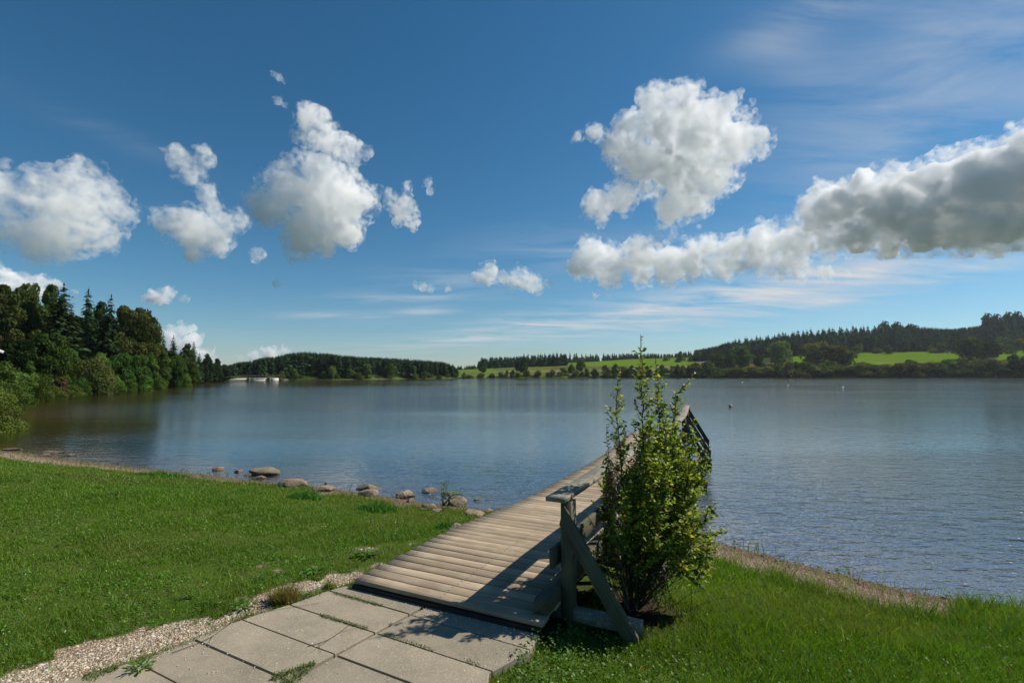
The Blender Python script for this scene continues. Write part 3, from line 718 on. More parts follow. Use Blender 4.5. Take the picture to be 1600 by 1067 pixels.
def build_bits():
    r = np.random.default_rng(21)
    x, y = rand_in(150000, -4.2, .2, 1.9, 5.6, r); w = gravel_w(x, y); k = (w > r.uniform(.3, 1, len(x))) & (inpoly(PAVE, x, y) == False); x, y = x[k][:26000], y[k][:26000]
    s = r.uniform(.003, .010, len(x)) * np.where(r.random(len(x)) > .93, 2.0, 1); z = ground_z(x, y) - s * .1
    c = np.array([.50, .43, .33]) * r.uniform(.4, 1.15, (len(x), 1)) * r.uniform(.93, 1.07, (len(x), 3)); c = np.where(r.random((len(x), 1)) < .18 + .3 * (vnoise(x, y, .25, 71) > .6)[:, None], c * np.array([.55, .42, .32]), c)
    scatter_bits('gravel', np.stack([x, y, z], -1), s, c)
    # strays on slabs and boards
    xs, ys = rand_in(9000, -3, 1, 1.9, 4.3, r); q = inpoly(PAVE, xs, ys); xs, ys = xs[q], ys[q]
    dj = np.minimum(polydist(PAVE, xs, ys), .6); q = r.random(len(xs)) < np.exp(-dj / .12) * .8 + .06; xs, ys = xs[q], ys[q]
    st = pier_st(xs, ys); q = st[0] < -.03; xs, ys = xs[q], ys[q]
    # crumbs lying along the foot of the pier
    t = r.uniform(.05, PW, 160); ss = -.03 - r.exponential(.03, 160); pf = np.array([pier(0, tt)[:2] for tt in t]) + np.array([math.sin(TH0), math.cos(TH0)]) * ss[:, None]
    xs = np.concatenate([xs, pf[:, 0]]); ys = np.concatenate([ys, pf[:, 1]]); s = r.uniform(.003, .0075, len(xs))
    c = np.array([.55, .48, .38]) * r.uniform(.4, 1.15, (len(xs), 1)) * np.ones((1, 3))
    scatter_bits('stray_gravel', np.stack([xs, ys, np.full(len(xs), .004)], -1), s, c)
    # beach pebbles
    x, y = rand_in(420000, -17, 9, 3, 17, r); sd = lake_sd(x, y); g = grass_w(x, y, sd); k = (sd > -.5) & (g < r.uniform(.1, .9, len(x))) & (sd < 2.6)
    x, y, sd = x[k], y[k], sd[k]; p = r.random(len(x)) < np.clip(9. / np.maximum(y, 4) / 1.4, 0, 1); x, y = x[p][:52000], y[p][:52000]
    st = pier_st(x, y); k = ~((st[1] > -.02) & (st[1] < PW + .1)) | (st[0] > 30); x, y = x[k], y[k]
    s = r.uniform(.006, .018, len(x)) * np.where(r.random(len(x)) > .97, 2.2, 1); z = ground_z(x, y) - s * .1
    wet = (z < WZ + .03)[:, None]
    c = np.array([.22, .168, .12]) * r.uniform(.45, 1.5, (len(x), 1)) * r.uniform(.9, 1.1, (len(x), 3)); c = np.where(wet, c * .4, c)
    scatter_bits('pebble_beach', np.stack([x, y, z], -1), s, c)
build_bits()

# ------------------------------------------------------------------ grass
def blades(x, y, z, h, w, lean, cols, r):
    n = len(x); an = r.uniform(0, 2 * PI, n); la = r.uniform(0, 2 * PI, n)
    dx, dy = np.cos(an) * w, np.sin(an) * w; lx, ly = np.cos(la) * lean, np.sin(la) * lean
    V = np.zeros((n, 5, 3)); 
    V[:, 0] = np.stack([x - dx, y - dy, z - .004], -1); V[:, 1] = np.stack([x + dx, y + dy, z - .004], -1)
    V[:, 2] = np.stack([x + dx * .8 + lx * .35, y + dy * .8 + ly * .35, z + h * .55], -1); V[:, 3] = np.stack([x - dx * .8 + lx * .35, y - dy * .8 + ly * .35, z + h * .55], -1)
    V[:, 4] = np.stack([x + lx, y + ly, z + h], -1)
    b = (np.arange(n) * 5)[:, None]
    return V.reshape(-1, 3), b + np.array([[0, 1, 2, 3]]), b + np.array([[3, 2, 4]]), np.repeat(cols, 5, 0)
def build_grass():
    r = np.random.default_rng(31)
    X, Y = [], []
    for (n, x0, x1, y0, y1) in ((330000, -6, 6, 1.5, 4.5), (330000, -12, 8, 4.5, 8), (110000, 6, 12, 1.0, 5), (60000, -11, -6, 1.5, 4.5), (230000, -18, 5, 8, 12), (150000, -24, 0, 12, 17)):
        a, b = rand_in(n, x0, x1, y0, y1, r); X.append(a); Y.append(b)
    x = np.concatenate(X); y = np.concatenate(Y)
    c = 800 + F * x / y; k = ((c > -60) & (c < 1660)) | (r.random(len(x)) < .55); x, y = x[k], y[k]
    sd = lake_sd(x, y); w = grass_w(x, y, sd); k = (np.maximum(w, .05) > np.where(r.random(len(x)) < .5, r.uniform(0, .9, len(x)), r.uniform(.15, .9, len(x)))) & (sd > .1) & ~inpoly(PAVE, x, y); x, y, sd, w = x[k], y[k], sd[k], w[k]
    st = pier_st(x, y); k = ~((st[1] > -.01) & (st[1] < PW + .12) & (st[0] > -.05)); x, y, sd = x[k], y[k], sd[k]; st = (st[0][k], st[1][k])
    # bare shade under the shrub
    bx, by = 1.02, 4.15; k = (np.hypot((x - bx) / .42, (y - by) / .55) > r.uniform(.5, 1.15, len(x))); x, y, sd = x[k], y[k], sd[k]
    # thin worn patches
    wear = vnoise(x, y, .5, 40) * .6 + vnoise(x, y, .16, 41) * .4; k = (wear + .10 * sstep(6, 4.5, y) < .60) | (r.random(len(x)) < .30) | (x > 1); x, y, sd = x[k], y[k], sd[k]
    z = ground_z(x, y, sd); n = len(x)
    tall = vnoise(x, y, .35, 42); right = sstep(.6, 1.6, x)
    edge = 1 - sstep(0, .35, sd - grass_edge(x, y))
    h = (.022 + .03 * r.random(n) + .035 * np.maximum(tall - .55, 0) * 2) * (.72 + .55 * right) * (1 + edge * 1.2) * (1 + .35 * sstep(5.5, 3, y))
    h = h * np.where(x > 4.3, 1.35, 1)
    # seed stalks here and there
    stalk = r.random(n) < .006; h = np.where(stalk, h * 2.3, h)
    ww = (.0012 + .0016 * r.random(n)) * np.clip(y / 4.0, .8, 3.4)
    lean = h * r.uniform(.25, 1.15, n)
    g1, g2, g3, g4 = np.array([.062, .135, .010]), np.array([.105, .165, .016]), np.array([.034, .085, .008]), np.array([.17, .15, .06])
    t = vnoise(x, y, .7, 43)[:, None]; t2 = vnoise(x, y, 2.6, 46)[:, None]; col = g3 * (1 - t) + g1 * t
    col = col * (1 - t2 * .6) + (g2 * t2 * .6); t3 = sstep(.5, .8, vnoise(x, y, 1.1, 48))[:, None]; col = col * (1 - .45 * t3) + np.array([.10, .12, .025]) * .45 * t3 ; rr = r.random((n, 1)); col = np.where(rr < .35, col * 1.3, col); col = np.where(rr > .85, col * .7, col)
    near_gravel = np.clip(1 - polydist(GRAV, x, y) / .35, 0, 1)
    dry = (r.random(n) < .035 + .10 * near_gravel + .07 * (y > 6) * (vnoise(x, y, 1.3, 44) > .52)) | (stalk & (r.random(n) < .5))
    col = np.where(dry[:, None], g4 * r.uniform(.5, 1.1, (n, 1)), col)
    shore = (sstep(2.0, .4, sd - grass_edge(x, y)) * (x < 2))[:, None]; col = col * (1 - shore * .45) + np.array([.11, .15, .03]) * shore * .45
    V, Q, T, C = blades(x, y, z, h, ww, lean, col, r)
    print('grass', n)
    tag(link('grass', npmesh('grass', V, [Q, T], M['grass'], C)), kind='stuff')
    # clover, plantain and other low leaves between the blades
    a, b = rand_in(90000, -6.5, 7.5, 1.5, 8, r); c = 800 + F * a / b; k = (c > -60) & (c < 1660); a, b = a[k], b[k]
    sd = lake_sd(a, b); dens = .10 + .8 * (vnoise(a, b, .45, 45) > .6) + .9 * ((b < 3.7) & (a < -1.2) & (vnoise(a, b, .3, 47) > .42)) + .9 * ((a > -.05) & (b < 3.5))
    dens = dens * (.35 + .65 * sstep(6, 4, b))
    k = (grass_w(a, b, sd) > .5) & (r.random(len(a)) < dens) & ~inpoly(PAVE, a, b); a, b, sd = a[k], b[k], sd[k]
    s = pier_st(a, b); k = ~((s[1] > -.01) & (s[1] < PW + .12) & (s[0] > -.05)) & (np.hypot((a - bx) / .4, (b - by) / .5) > .8); a, b, sd = a[k], b[k], sd[k]
    z = ground_z(a, b, sd) + r.uniform(.008, .05, len(a)); m = len(a); an = r.uniform(0, 2 * PI, m)
    L_ = r.uniform(.006, .014, m); W_ = L_ * r.uniform(.5, .8, m); ti = r.uniform(-.7, .7, m)
    u = np.stack([np.cos(an) * np.cos(ti), np.sin(an) * np.cos(ti), np.sin(ti)], -1) * L_[:, None]; t3 = r.uniform(-.6, .6, m); v = np.stack([-np.sin(an), np.cos(an), t3], -1) * W_[:, None]
    P = np.stack([a, b, z], -1); V = np.stack([P - u, P + v + u * .2, P + u, P - v + u * .2], 1).reshape(-1, 3); Q = (np.arange(m) * 4)[:, None] + np.array([[0, 1, 2, 3]])
    col = np.array([.06, .135, .02]) * r.uniform(.6, 1.5, (m, 1)) * np.array([1, 1, 1]); tag(link('clover_leaves', npmesh('clover_leaves', V, Q, M['grass'], np.repeat(col, 4, 0))), kind='stuff')
build_grass()

# ------------------------------------------------------------------ leaves
def leaf_set(P, D, Nn, L_, W_, cols, fold=.25, droop=0.0):
    """pointed folded leaves: base P, direction D, normal Nn"""
    n = len(P); D = unit(D); S = unit(np.cross(D, Nn)); U = np.cross(S, D)
    L_ = L_[:, None]; W_ = W_[:, None]; dr = -np.array([[0, 0, 1.]]) * L_ * droop
    m1 = P + D * L_ * .40 + dr * .2; tip = P + D * L_ + dr
    m2 = P + D * L_ * .75 + dr * .6
    V = np.stack([P, m1 + S * W_ + U * W_ * fold, m1 - U * W_ * .15, m1 - S * W_ + U * W_ * fold, m2 + S * W_ * .62 + U * W_ * fold * .5, m2, m2 - S * W_ * .62 + U * W_ * fold * .5, tip], 1).reshape(-1, 3)
    b = (np.arange(n) * 8)[:, None]
    T = np.concatenate([b + np.array([[0, 2, 1]]), b + np.array([[0, 3, 2]]), b + np.array([[4, 5, 7]]), b + np.array([[5, 6, 7]])])
    Q = np.concatenate([b + np.array([[1, 2, 5, 4]]), b + np.array([[2, 3, 6, 5]])])
    return V, Q, T, np.repeat(cols, 8, 0)
def bez(pts, n):
    """smooth polyline through points (Catmull-Rom)"""
    P = [Vector(p) for p in pts]; P = [P[0] * 2 - P[1]] + P + [P[-1] * 2 - P[-2]]; out = []
    m = len(P) - 3
    for i in range(n + 1):
        t = i / n * m; k = min(int(t), m - 1); f = t - k; a, b, c, d = P[k:k + 4]
        out.append(.5 * ((2 * b) + (c - a) * f + (2 * a - 5 * b + 4 * c - d) * f * f + (3 * b - 3 * c + d - a) * f ** 3))
    return out

def build_shrub():
    rnd = random.Random(5); r = np.random.default_rng(5)
    bz = gz(1.02, 4.15); base = Vector((1.02, 4.15, bz))
    root = empty('leafy_shrub', base)
    tag(root, 'tall upright shrub with yellowing green leaves growing against the pier railing', 'shrub')
    # main stems: pixel way points and the distance of each
    S = []
    def stem(pts, r0, leafy, dens=1.0, kind=0): S.append(([at(*p) for p in pts], r0, leafy, dens, kind))
    stem([(992, 950, 4.15), (1000, 860, 4.16), (1003, 760, 4.2), (1004, 650, 4.2), (1003, 575, 4.2), (1001, 522, 4.2)], .010, .30)
    stem([(985, 950, 4.1), (975, 850, 4.1), (972, 740, 4.2), (962, 640, 4.25), (968, 572, 4.3)], .008, .35, 1.0)
    stem([(990, 948, 4.2), (1015, 850, 4.3), (1028, 740, 4.35), (1030, 640, 4.3), (1024, 560, 4.3)], .008, .30, 1.15)
    stem([(1000, 948, 4.2), (1035, 860, 4.35), (1050, 760, 4.4), (1050, 680, 4.4), (1058, 620, 4.4), (1088, 583, 4.4)], .008, .35)
    stem([(1000, 945, 4.1), (1040, 870, 4.1), (1068, 790, 4.1), (1078, 720, 4.1), (1084, 655, 4.1)], .008, .30, 1.3)
    stem([(1000, 948, 4.2), (1045, 850, 4.3), (1085, 760, 4.3), (1098, 690, 4.3)], .008, .35, 1.3)
    stem([(1005, 945, 4.0), (1050, 880, 3.95), (1085, 830, 3.9), (1118, 785, 3.9)], .008, .30, 1.0)
    stem([(1005, 945, 4.1), (1055, 895, 4.15), (1100, 850, 4.2), (1132, 822, 4.2)], .007, .35, 1.0)
    stem([(1000, 950, 3.95), (1040, 905, 3.85), (1085, 868, 3.8)], .006, .6, .5)
    stem([(985, 950, 4.1), (985, 850, 4.0), (1010, 740, 3.95), (1018, 640, 4.0)], .008, .30, 1.2)
    stem([(985, 950, 4.2), (995, 850, 4.45), (1040, 720, 4.5), (1040, 640, 4.5)], .008, .30, 1.2)
    stem([(1000, 950, 4.1), (1060, 830, 4.25), (1095, 740, 4.3), (1106, 700, 4.3)], .007, .35, .6)
    stem([(980, 950, 4.2), (958, 860, 4.3), (948, 780, 4.3), (950, 700, 4.3)], .007, .45, .6, 1)
    stem([(980, 950, 4.1), (965, 860, 4.2), (955, 760, 4.25), (948, 662, 4.25)], .006, .55, 1.9, 2)
    stem([(980, 950, 4.2), (970, 840, 4.3), (972, 740, 4.3), (975, 665, 4.3)], .006, .55, 1.9, 2)
    stem([(985, 950, 4.15), (985, 840, 4.15), (995, 720, 4.2), (990, 660, 4.2)], .006, .50, 1.7, 2)
    stem([(982, 950, 4.05), (965, 850, 4.0), (962, 760, 4.0), (966, 690, 4.0)], .005, .6, 1.8, 2)
    stem([(985, 955, 4.0), (945, 880, 3.95), (925, 815, 3.95), (902, 800, 3.95)], .005, .5, .35, 2)
    stem([(985, 950, 4.1), (1000, 860, 3.9), (1035, 780, 3.85), (1045, 700, 3.9)], .008, .25, 1.3)
    stem([(995, 950, 4.2), (1020, 880, 4.3), (1065, 770, 4.45), (1070, 690, 4.5)], .008, .3, 1.2)
    stem([(990, 950, 4.0), (1005, 880, 3.85), (1060, 840, 3.8), (1075, 800, 3.8)], .007, .3, 1.1)
    stem([(985, 950, 4.3), (1000, 870, 4.5), (1010, 780, 4.6), (1000, 690, 4.5)], .008, .3, 1.2)
    for i in range(15):
        yy = rnd.uniform(640, 840); hw = np.interp(yy, [640, 720, 840], [28, 60, 78]); x0 = 1028 + rnd.uniform(-1, 1) * hw; d0 = rnd.uniform(3.8, 4.65)
        stem([(990 + rnd.uniform(-10, 10), 952, 4.15), ((990 + x0) / 2 + rnd.uniform(-12, 12), 870, (4.15 + d0) / 2), (x0, yy + 70, d0), (x0 + rnd.uniform(-20, 25), yy, d0)], .006, .42, 1.0)
    for i in range(8):
        x0 = rnd.uniform(944, 1000); yy = rnd.uniform(735, 850); d0 = rnd.uniform(3.95, 4.5)
        stem([(988 + rnd.uniform(-8, 8), 952, 4.15), (x0 * .5 + 492, 890, d0 * .5 + 2.07), (x0, yy + 50, d0), (x0 + rnd.uniform(-8, 8), yy, d0)], .006, .45, 1.0, 2 if i % 4 == 0 else 0)
    wood, thin, dry = Soup(), Soup(), Soup()
    LP, LD, LL, LC, LK = [], [], [], [], []
    def leaf(p, d, kind, size=1.0, hf=0.0):
        LP.append(tuple(p)); LD.append(tuple(d)); LK.append(kind)
        LL.append(rnd.uniform(.030, .054) * size)
        t = rnd.random()
        if kind == 2: c = rnd.choice(((.06, .025, .016), (.045, .02, .014), (.085, .035, .02), (.05, .05, .015)))
        elif t < .02 + .07 * hf: c = (.27, .25, .02)
        elif t < .26 + .25 * hf: c = (.17, .22, .022)
        elif t < .62: c = (.115, .175, .022)
        elif t < .88: c = (.065, .115, .018)
        elif t < .97: c = (.035, .065, .012)
        else: c = (.14, .08, .02)
        k = rnd.uniform(.8, 1.2); LC.append((c[0] * k, c[1] * k, c[2] * k))
    for pts, r0, leafy, dens, kind in S:
        n = 22; P = bez(pts, n)
        for i in range(1, n): P[i] = P[i] + Vector((rnd.gauss(0, .006), rnd.gauss(0, .006), rnd.gauss(0, .004)))
        V, Fc = tube([p - base for p in P], [r0 * (1 - .8 * i / n) for i in range(n + 1)], 6)
        (dry if kind == 2 else wood).add(V, Fc, (1, 1, 1))
        total = sum((P[i + 1] - P[i]).length for i in range(n)); acc = 0; nxt = leafy * total; ang = rnd.uniform(0, 6)
        for i in range(n):
            seg = P[i + 1] - P[i]; sl = seg.length; t = seg.normalized()
            while nxt < acc + sl:
                p = P[i] + seg * ((nxt - acc) / sl); f = nxt / total; ang += 2.4 + rnd.uniform(-.5, .5)
                nxt += rnd.uniform(.016, .036) / dens
                side = (t.cross(Vector((0, 1, 0))).normalized() * math.cos(ang) + Vector((0, 1, 0)) * math.sin(ang))
                if side.x < -.2 and rnd.random() < .25: side.x *= -1
                top = 1 - f
                ln = (.04 + .26 * min(1, top * 1.5) * rnd.uniform(.35, 1.0)) * (1.0 if kind != 2 else .6)
                if f > .93 or ln < .06:
                    d = (t * .8 + side * 1.0 + Vector((0, 0, .1))).normalized(); leaf(p, d, kind, 1.0, f); continue
                dr = (side + t * rnd.uniform(.5, 1.3)).normalized(); m = 5; Q = [p]
                cur = dr.copy()
                for k in range(m):
                    cur = (cur + Vector((rnd.gauss(0, .13), rnd.gauss(0, .13), .10 + rnd.gauss(0, .08)))).normalized(); Q.append(Q[-1] + cur * ln / m)
                V, Fc = tube([q - base for q in Q], [.0026 * (1 - .7 * k / m) for k in range(m + 1)], 4); (dry if kind == 2 else thin).add(V, Fc, (1, 1, 1))
                nl = max(4, int(ln / .0105 * (1.0 if kind != 2 else .55)))
                for k in range(nl):
                    g = (k + .6 + rnd.uniform(-.3, .3)) / nl; j = min(int(g * m), m - 1); q = Q[j].lerp(Q[j + 1], g * m - j)
                    tt = (Q[j + 1] - Q[j]).normalized(); ss = tt.cross(Vector((rnd.uniform(-.3, .3), rnd.uniform(-.3, .3), 1))).normalized() * (1 if k % 2 else -1)
                    d = tt * rnd.uniform(.4, .9) + ss + Vector((rnd.gauss(0, .2), rnd.gauss(0, .2), rnd.gauss(0, .25) - (1.0 if kind == 2 else 0)))
                    leaf(q, d, kind, 1.0 if kind != 2 else .9, f)
            acc += sl
    # bare old twigs in the shaded heart of the shrub
    for i in range(260):
        a = Vector((base.x + rnd.gauss(0, .13), base.y + rnd.gauss(0, .13), bz + rnd.uniform(.0, .55)))
        d = Vector((rnd.gauss(0, .5) , rnd.gauss(0, .5), rnd.uniform(.3, 1.2))).normalized(); L0 = rnd.uniform(.15, .5); Q = [a]
        for k in range(5): d = (d + Vector((rnd.gauss(0, .15), rnd.gauss(0, .15), rnd.gauss(0, .1)))).normalized(); Q.append(Q[-1] + d * L0 / 5)
        V, Fc = tube([q - base for q in Q], [.0028 * (1 - .6 * k / 5) for k in range(6)], 4); (dry if rnd.random() < .25 else thin).add(V, Fc, (1, 1, 1))
        if rnd.random() < .7:
            for k in range(4): leaf(Q[rnd.randint(1, 5)], (rnd.gauss(0, 1), rnd.gauss(0, 1), rnd.gauss(0, .6)), rnd.choice((0, 0, 2)), .8)
    wood.build('stems', M['twig'], root, True); thin.build('twigs', M['twig'], root); dry.build('dead_twigs', M['dry_twig'], root)
    P = np.array(LP) - np.array(base); D = np.array(LD); Nn = unit(np.array([.35, -.1, 1.]) + r.normal(0, .55, (len(P), 3))); L_ = np.array(LL); K = np.array(LK); C = np.array(LC)
    for nm, k, lab in (('foliage', K != 2, None), ('withered_leaves', K == 2, 'curled dark brown dead leaves on the left side')):
        V, Q, T, cc = leaf_set(P[k], D[k], Nn[k], L_[k], L_[k] * (.27 if nm == 'foliage' else .17), C[k], .3, .18 if nm == 'foliage' else .3)
        o = link(nm, npmesh(nm, V, [Q, T], M['leaf'], cc), root)
        if lab: o['label'] = lab
    print('leaves', len(P))
build_shrub()

# ------------------------------------------------------------------ small flowers of the lawn (uncountable)
def build_flowers():
    r = np.random.default_rng(5); x, y = rand_in(2600, -9, 7, 2.2, 9, r); sd = lake_sd(x, y); k = (grass_w(x, y, sd) > .8) & ~inpoly(PAVE, x, y) & (r.random(len(x)) < .10 + .25 * (vnoise(x, y, 1.2, 60) > .6)); x, y, sd = x[k], y[k], sd[k]
    st = pier_st(x, y); k = ~((st[1] > -.05) & (st[1] < PW + .2) & (st[0] > -.1)); x, y, sd = x[k], y[k], sd[k]; n = len(x); z = ground_z(x, y, sd) + r.uniform(.035, .06, n)
    t = r.random(n)[:, None]; c = np.where(t < .6, np.array([.6, .6, .52]), np.where(t < .8, np.array([.6, .45, .03]), np.array([.30, .10, .22])))
    scatter_bits('clover_flowers', np.stack([x, y, z], -1), r.uniform(.004, .008, n), c)
build_flowers()

# ------------------------------------------------------------------ small plants
def tuft(px, py, wpx, hpx, lab, name='grass_tuft', n=260, col=(.03, .095, .012), seed=0, group='dark grass tufts on the left lawn'):
    r = np.random.default_rng(seed + 90); g = G(px, py, -.08); g = G(px, py, gz(*g)); d = g[1]; rad = wpx / F * d / 2; h = hpx / F * d
    a = r.uniform(0, 2 * PI, n); q = np.sqrt(r.random(n)); x = np.cos(a) * q * rad; y = np.sin(a) * q * rad * .8
    gzz = ground_z(x + g[0], y + g[1]); z = gzz - gz(*g)
    hh = h * (1 - .6 * q) * r.uniform(.6, 1.2, n); c = np.array(col) * r.uniform(.6, 1.7, (n, 1))
    V, Q, T, C = blades(x, y, z, hh, np.full(n, .0035) * d / 5, hh * r.uniform(.3, 1.1, n), c, r)
    o = link(name, npmesh(name, V, [Q, T], M['grass'], C), None, (g[0], g[1], gz(*g))); tag(o, lab, 'grass tuft', group)
tuft(477, 770, 50, 16, 'round dark green grass tuft below the broad pale boulder', seed=1, n=600)
tuft(588, 788, 62, 17, 'dark green grass tuft in front of the sloping grey brown boulder', seed=2, n=700)
tuft(255, 735, 80, 12, 'long low dark grass tuft at the top edge of the left lawn', seed=3, n=600)
tuft(385, 757, 26, 7, 'small bright grass tuft in front of the big half dark boulder', seed=4, n=260, col=(.05, .13, .014))
tuft(695, 822, 30, 16, 'dark grass tuft beside the grey dark streaked boulder', seed=5, n=300)
tuft(446, 940, 46, 34, 'brownish dry grass tuft on the gravel at the edge of the slabs', seed=6, n=700, col=(.11, .095, .03))
tuft(515, 918, 20, 16, 'thin pale grass tuft on the gravel just left of the pier corner', seed=7, n=120, col=(.10, .12, .03))
def rosette(px, py, wpx, lab, seed, n=34, up=.35):
    r = np.random.default_rng(seed); g = G(px, py, -.03); z0 = gz(*g) if not inpoly(PAVE, np.array([g[0]]), np.array([g[1]]))[0] else 0; g = G(px, py, z0); rad = wpx / F * g[1] / 2
    a = r.uniform(0, 2 * PI, n); e = r.uniform(.1, 1.0, n) * up * 2; D = np.stack([np.cos(a), np.sin(a), e], -1); q = r.uniform(0, .35, n) * rad
    q = r.uniform(0, .75, n) * rad; P = np.stack([np.cos(a) * q, np.sin(a) * q, r.uniform(.0, .03, n)], -1); L_ = rad * r.uniform(.25, .6, n); c = np.array([.06, .12, .02]) * r.uniform(.6, 1.6, (n, 1))
    V, Q, T, C = leaf_set(P, D, unit(np.array([0, 0, 1.]) + r.normal(0, .2, (n, 3))), L_, L_ * .2, c, .2, .25)
    o = link('weed', npmesh('weed', V, [Q, T], M['grass'], C), None, (g[0], g[1], z0 + .005)); tag(o, lab, 'weed', 'broad leaved weeds by the gravel')
for i, (px, py, w, lab) in enumerate(((330, 948, 46, 'big leafy weed at the lawn edge above the gravel strip'), (296, 934, 24, 'pale leafy weed left of the big leafy weed'),
        (382, 948, 40, 'leafy weed between the gravel and the brownish dry grass'), (495, 895, 40, 'dark leafy weed on the gravel just above the pier corner'),
        (572, 868, 40, 'broad leaved weed at the grass edge beside the first boards of the pier'), (478, 932, 22, 'small weed between gravel and the second slab'),
        (218, 1046, 42, 'low spreading weed growing on the corner slab at the bottom left'), (405, 908, 26, 'small weed in the middle of the gravel patch'))):
    rosette(px, py, w, lab, 60 + i, 60)
def shore_plant():
    rnd = random.Random(9); r = np.random.default_rng(9); g = G(692, 790, -.3); z0 = max(gz(*g), WZ); g = G(692, 790, z0); base = Vector((g[0], g[1], z0)); root = empty('shore_plant', base)
    tag(root, 'wispy pale green plant sprouting between the boulders at the water edge', 'plant'); st = Soup(); LP, LD, LC = [], [], []
    for i in range(15):
        a = rnd.uniform(-1, 1); top = Vector((a * .42, rnd.uniform(-.15, .15), rnd.uniform(.18, .42) * (1 - .35 * abs(a))))
        Q = bez([(rnd.gauss(0, .05), rnd.gauss(0, .05), 0), top * .5 + Vector((0, 0, .06)), top], 6); V, Fc = tube(Q, [.004 * (1 - k / 8) for k in range(7)], 4); st.add(V, Fc, (1, 1, 1))
        for k in range(16):
            f = rnd.uniform(.25, 1); j = min(int(f * 6), 5); LP.append(tuple(Q[j].lerp(Q[j + 1], f * 6 - j))); LD.append((rnd.gauss(0, 1), rnd.gauss(0, 1), rnd.uniform(0, 1.2))); LC.append(np.array((.15, .19, .045)) * rnd.uniform(.5, 1.3))
    st.build('stems', M['twig'], root); P = np.array(LP); L_ = r.uniform(.03, .055, len(P)); V, Q, T, C = leaf_set(P, np.array(LD), unit(r.normal(0, .5, (len(P), 3)) + np.array([0, 0, 1])), L_, L_ * .2, np.array(LC))
    link('foliage', npmesh('foliage', V, [Q, T], M['grass'], C), root)
shore_plant()
def build_moss():
    r = np.random.default_rng(77); P = []
    def seg(a, b, w, n):
        a, b = np.array(G(*a)), np.array(G(*b)); t = r.random(n); c = a + (b - a) * t[:, None]; nn = np.array([-(b - a)[1], (b - a)[0]]); nn /= np.linalg.norm(nn)
        env = np.sin(t * PI) ** .4; P.append(c + nn * (r.normal(0, 1, n) * w * env * (.4 + vnoise(c[:, 0], c[:, 1], .05, 50)))[:, None])
    seg((522, 927), (598, 948), .010, 620); seg((500, 962), (575, 984), .011, 700); seg((600, 993), (680, 1018), .005, 330); seg((730, 1033), (750, 1041), .006, 80)
    seg((425, 1062), (492, 1038), .024, 1100); seg((440, 1075), (480, 1048), .04, 600); seg((395, 955), (330, 985), .02, 300); seg((185, 1045), (130, 1060), .05, 900); seg((455, 944), (504, 927), .015, 200); seg((340,985),(215,1036),.012,300)
    P = np.concatenate(P); n = len(P); z = r.uniform(.002, .016, n); a = r.uniform(0, 2 * PI, n); D = np.stack([np.cos(a), np.sin(a), r.uniform(.1, 1.4, n)], -1)
    L_ = r.uniform(.005, .011, n); c = np.array([.075, .11, .03]) * r.uniform(.5, 1.6, (n, 1)); V, Q, T, C = leaf_set(np.column_stack([P, z]), D, unit(r.normal(0, .4, (n, 3)) + np.array([0, 0, 1])), L_, L_ * .3, c)
    tag(link('moss', npmesh('moss', V, [Q, T], M['grass'], C)), kind='stuff')
    # creeping leaves at the right edge of the slabs
    n = 9000; x = r.uniform(-.25, 1.4, n); y = r.uniform(2.3, 3.75, n); pd = polydist(PAVE, x, y); ins = inpoly(PAVE, x, y); st = pier_st(x, y)
    k = (~ins | (pd < .05 * r.random(n))) & (pd < r.exponential(.22, n) + .03) & (x > G(800, 1010)[0] - .25 * 0) & ((st[0] < -.04) | (st[1] > PW + .05)); x, y, pd, ins = x[k], y[k], pd[k], ins[k]; n = len(x)
    z = np.where(ins, .01, ground_z(x, y)) + r.uniform(.01, .08, n) * np.where(ins, .4, 1); a = r.uniform(0, 2 * PI, n); D = np.stack([np.cos(a), np.sin(a), r.uniform(-.1, .8, n)], -1); L_ = r.uniform(.012, .026, n)
    c = np.array([.065, .13, .03]) * r.uniform(.5, 1.6, (n, 1)); V, Q, T, C = leaf_set(np.column_stack([x, y, z]), D, unit(r.normal(0, .35, (n, 3)) + np.array([0, 0, 1])), L_, L_ * .36, c)
    tag(link('creeping_plants', npmesh('creeping_plants', V, [Q, T], M['grass'], C)), kind='stuff')
build_moss()
for i, (pts, lab) in enumerate((([(268, 1022), (325, 1000), (362, 975), (400, 960), (498, 944)], 'long thin forked twig lying across the left slabs'),
                                ([(480, 1012), (515, 1000), (550, 975)], 'short bent twig lying on the slab beside the middle joint'))):
    b = G(*pts[0]); s_ = Soup(); Q = bez([(G(*p)[0] - b[0], G(*p)[1] - b[1], .006) for p in pts], 14); V, Fc = tube(Q, [.0022 * (1 - .6 * k / 14) for k in range(15)], 5); s_.add(V, Fc, (1, 1, 1))
    for k, (dx, dy) in ((4, (.05, -.12)), (7, (-.06, -.16)), (10, (.14, .06))):
        V, Fc = tube([Q[k], Q[k] + Vector((dx * .5, dy * .6, .004)), Q[k] + Vector((dx, dy, 0))], [.0014, .001, .0006], 4); s_.add(V, Fc, (1, 1, 1))
    o = s_.build('fallen_twig', M['twig']); o.location = (b[0], b[1], .004); tag(o, lab, 'twig')

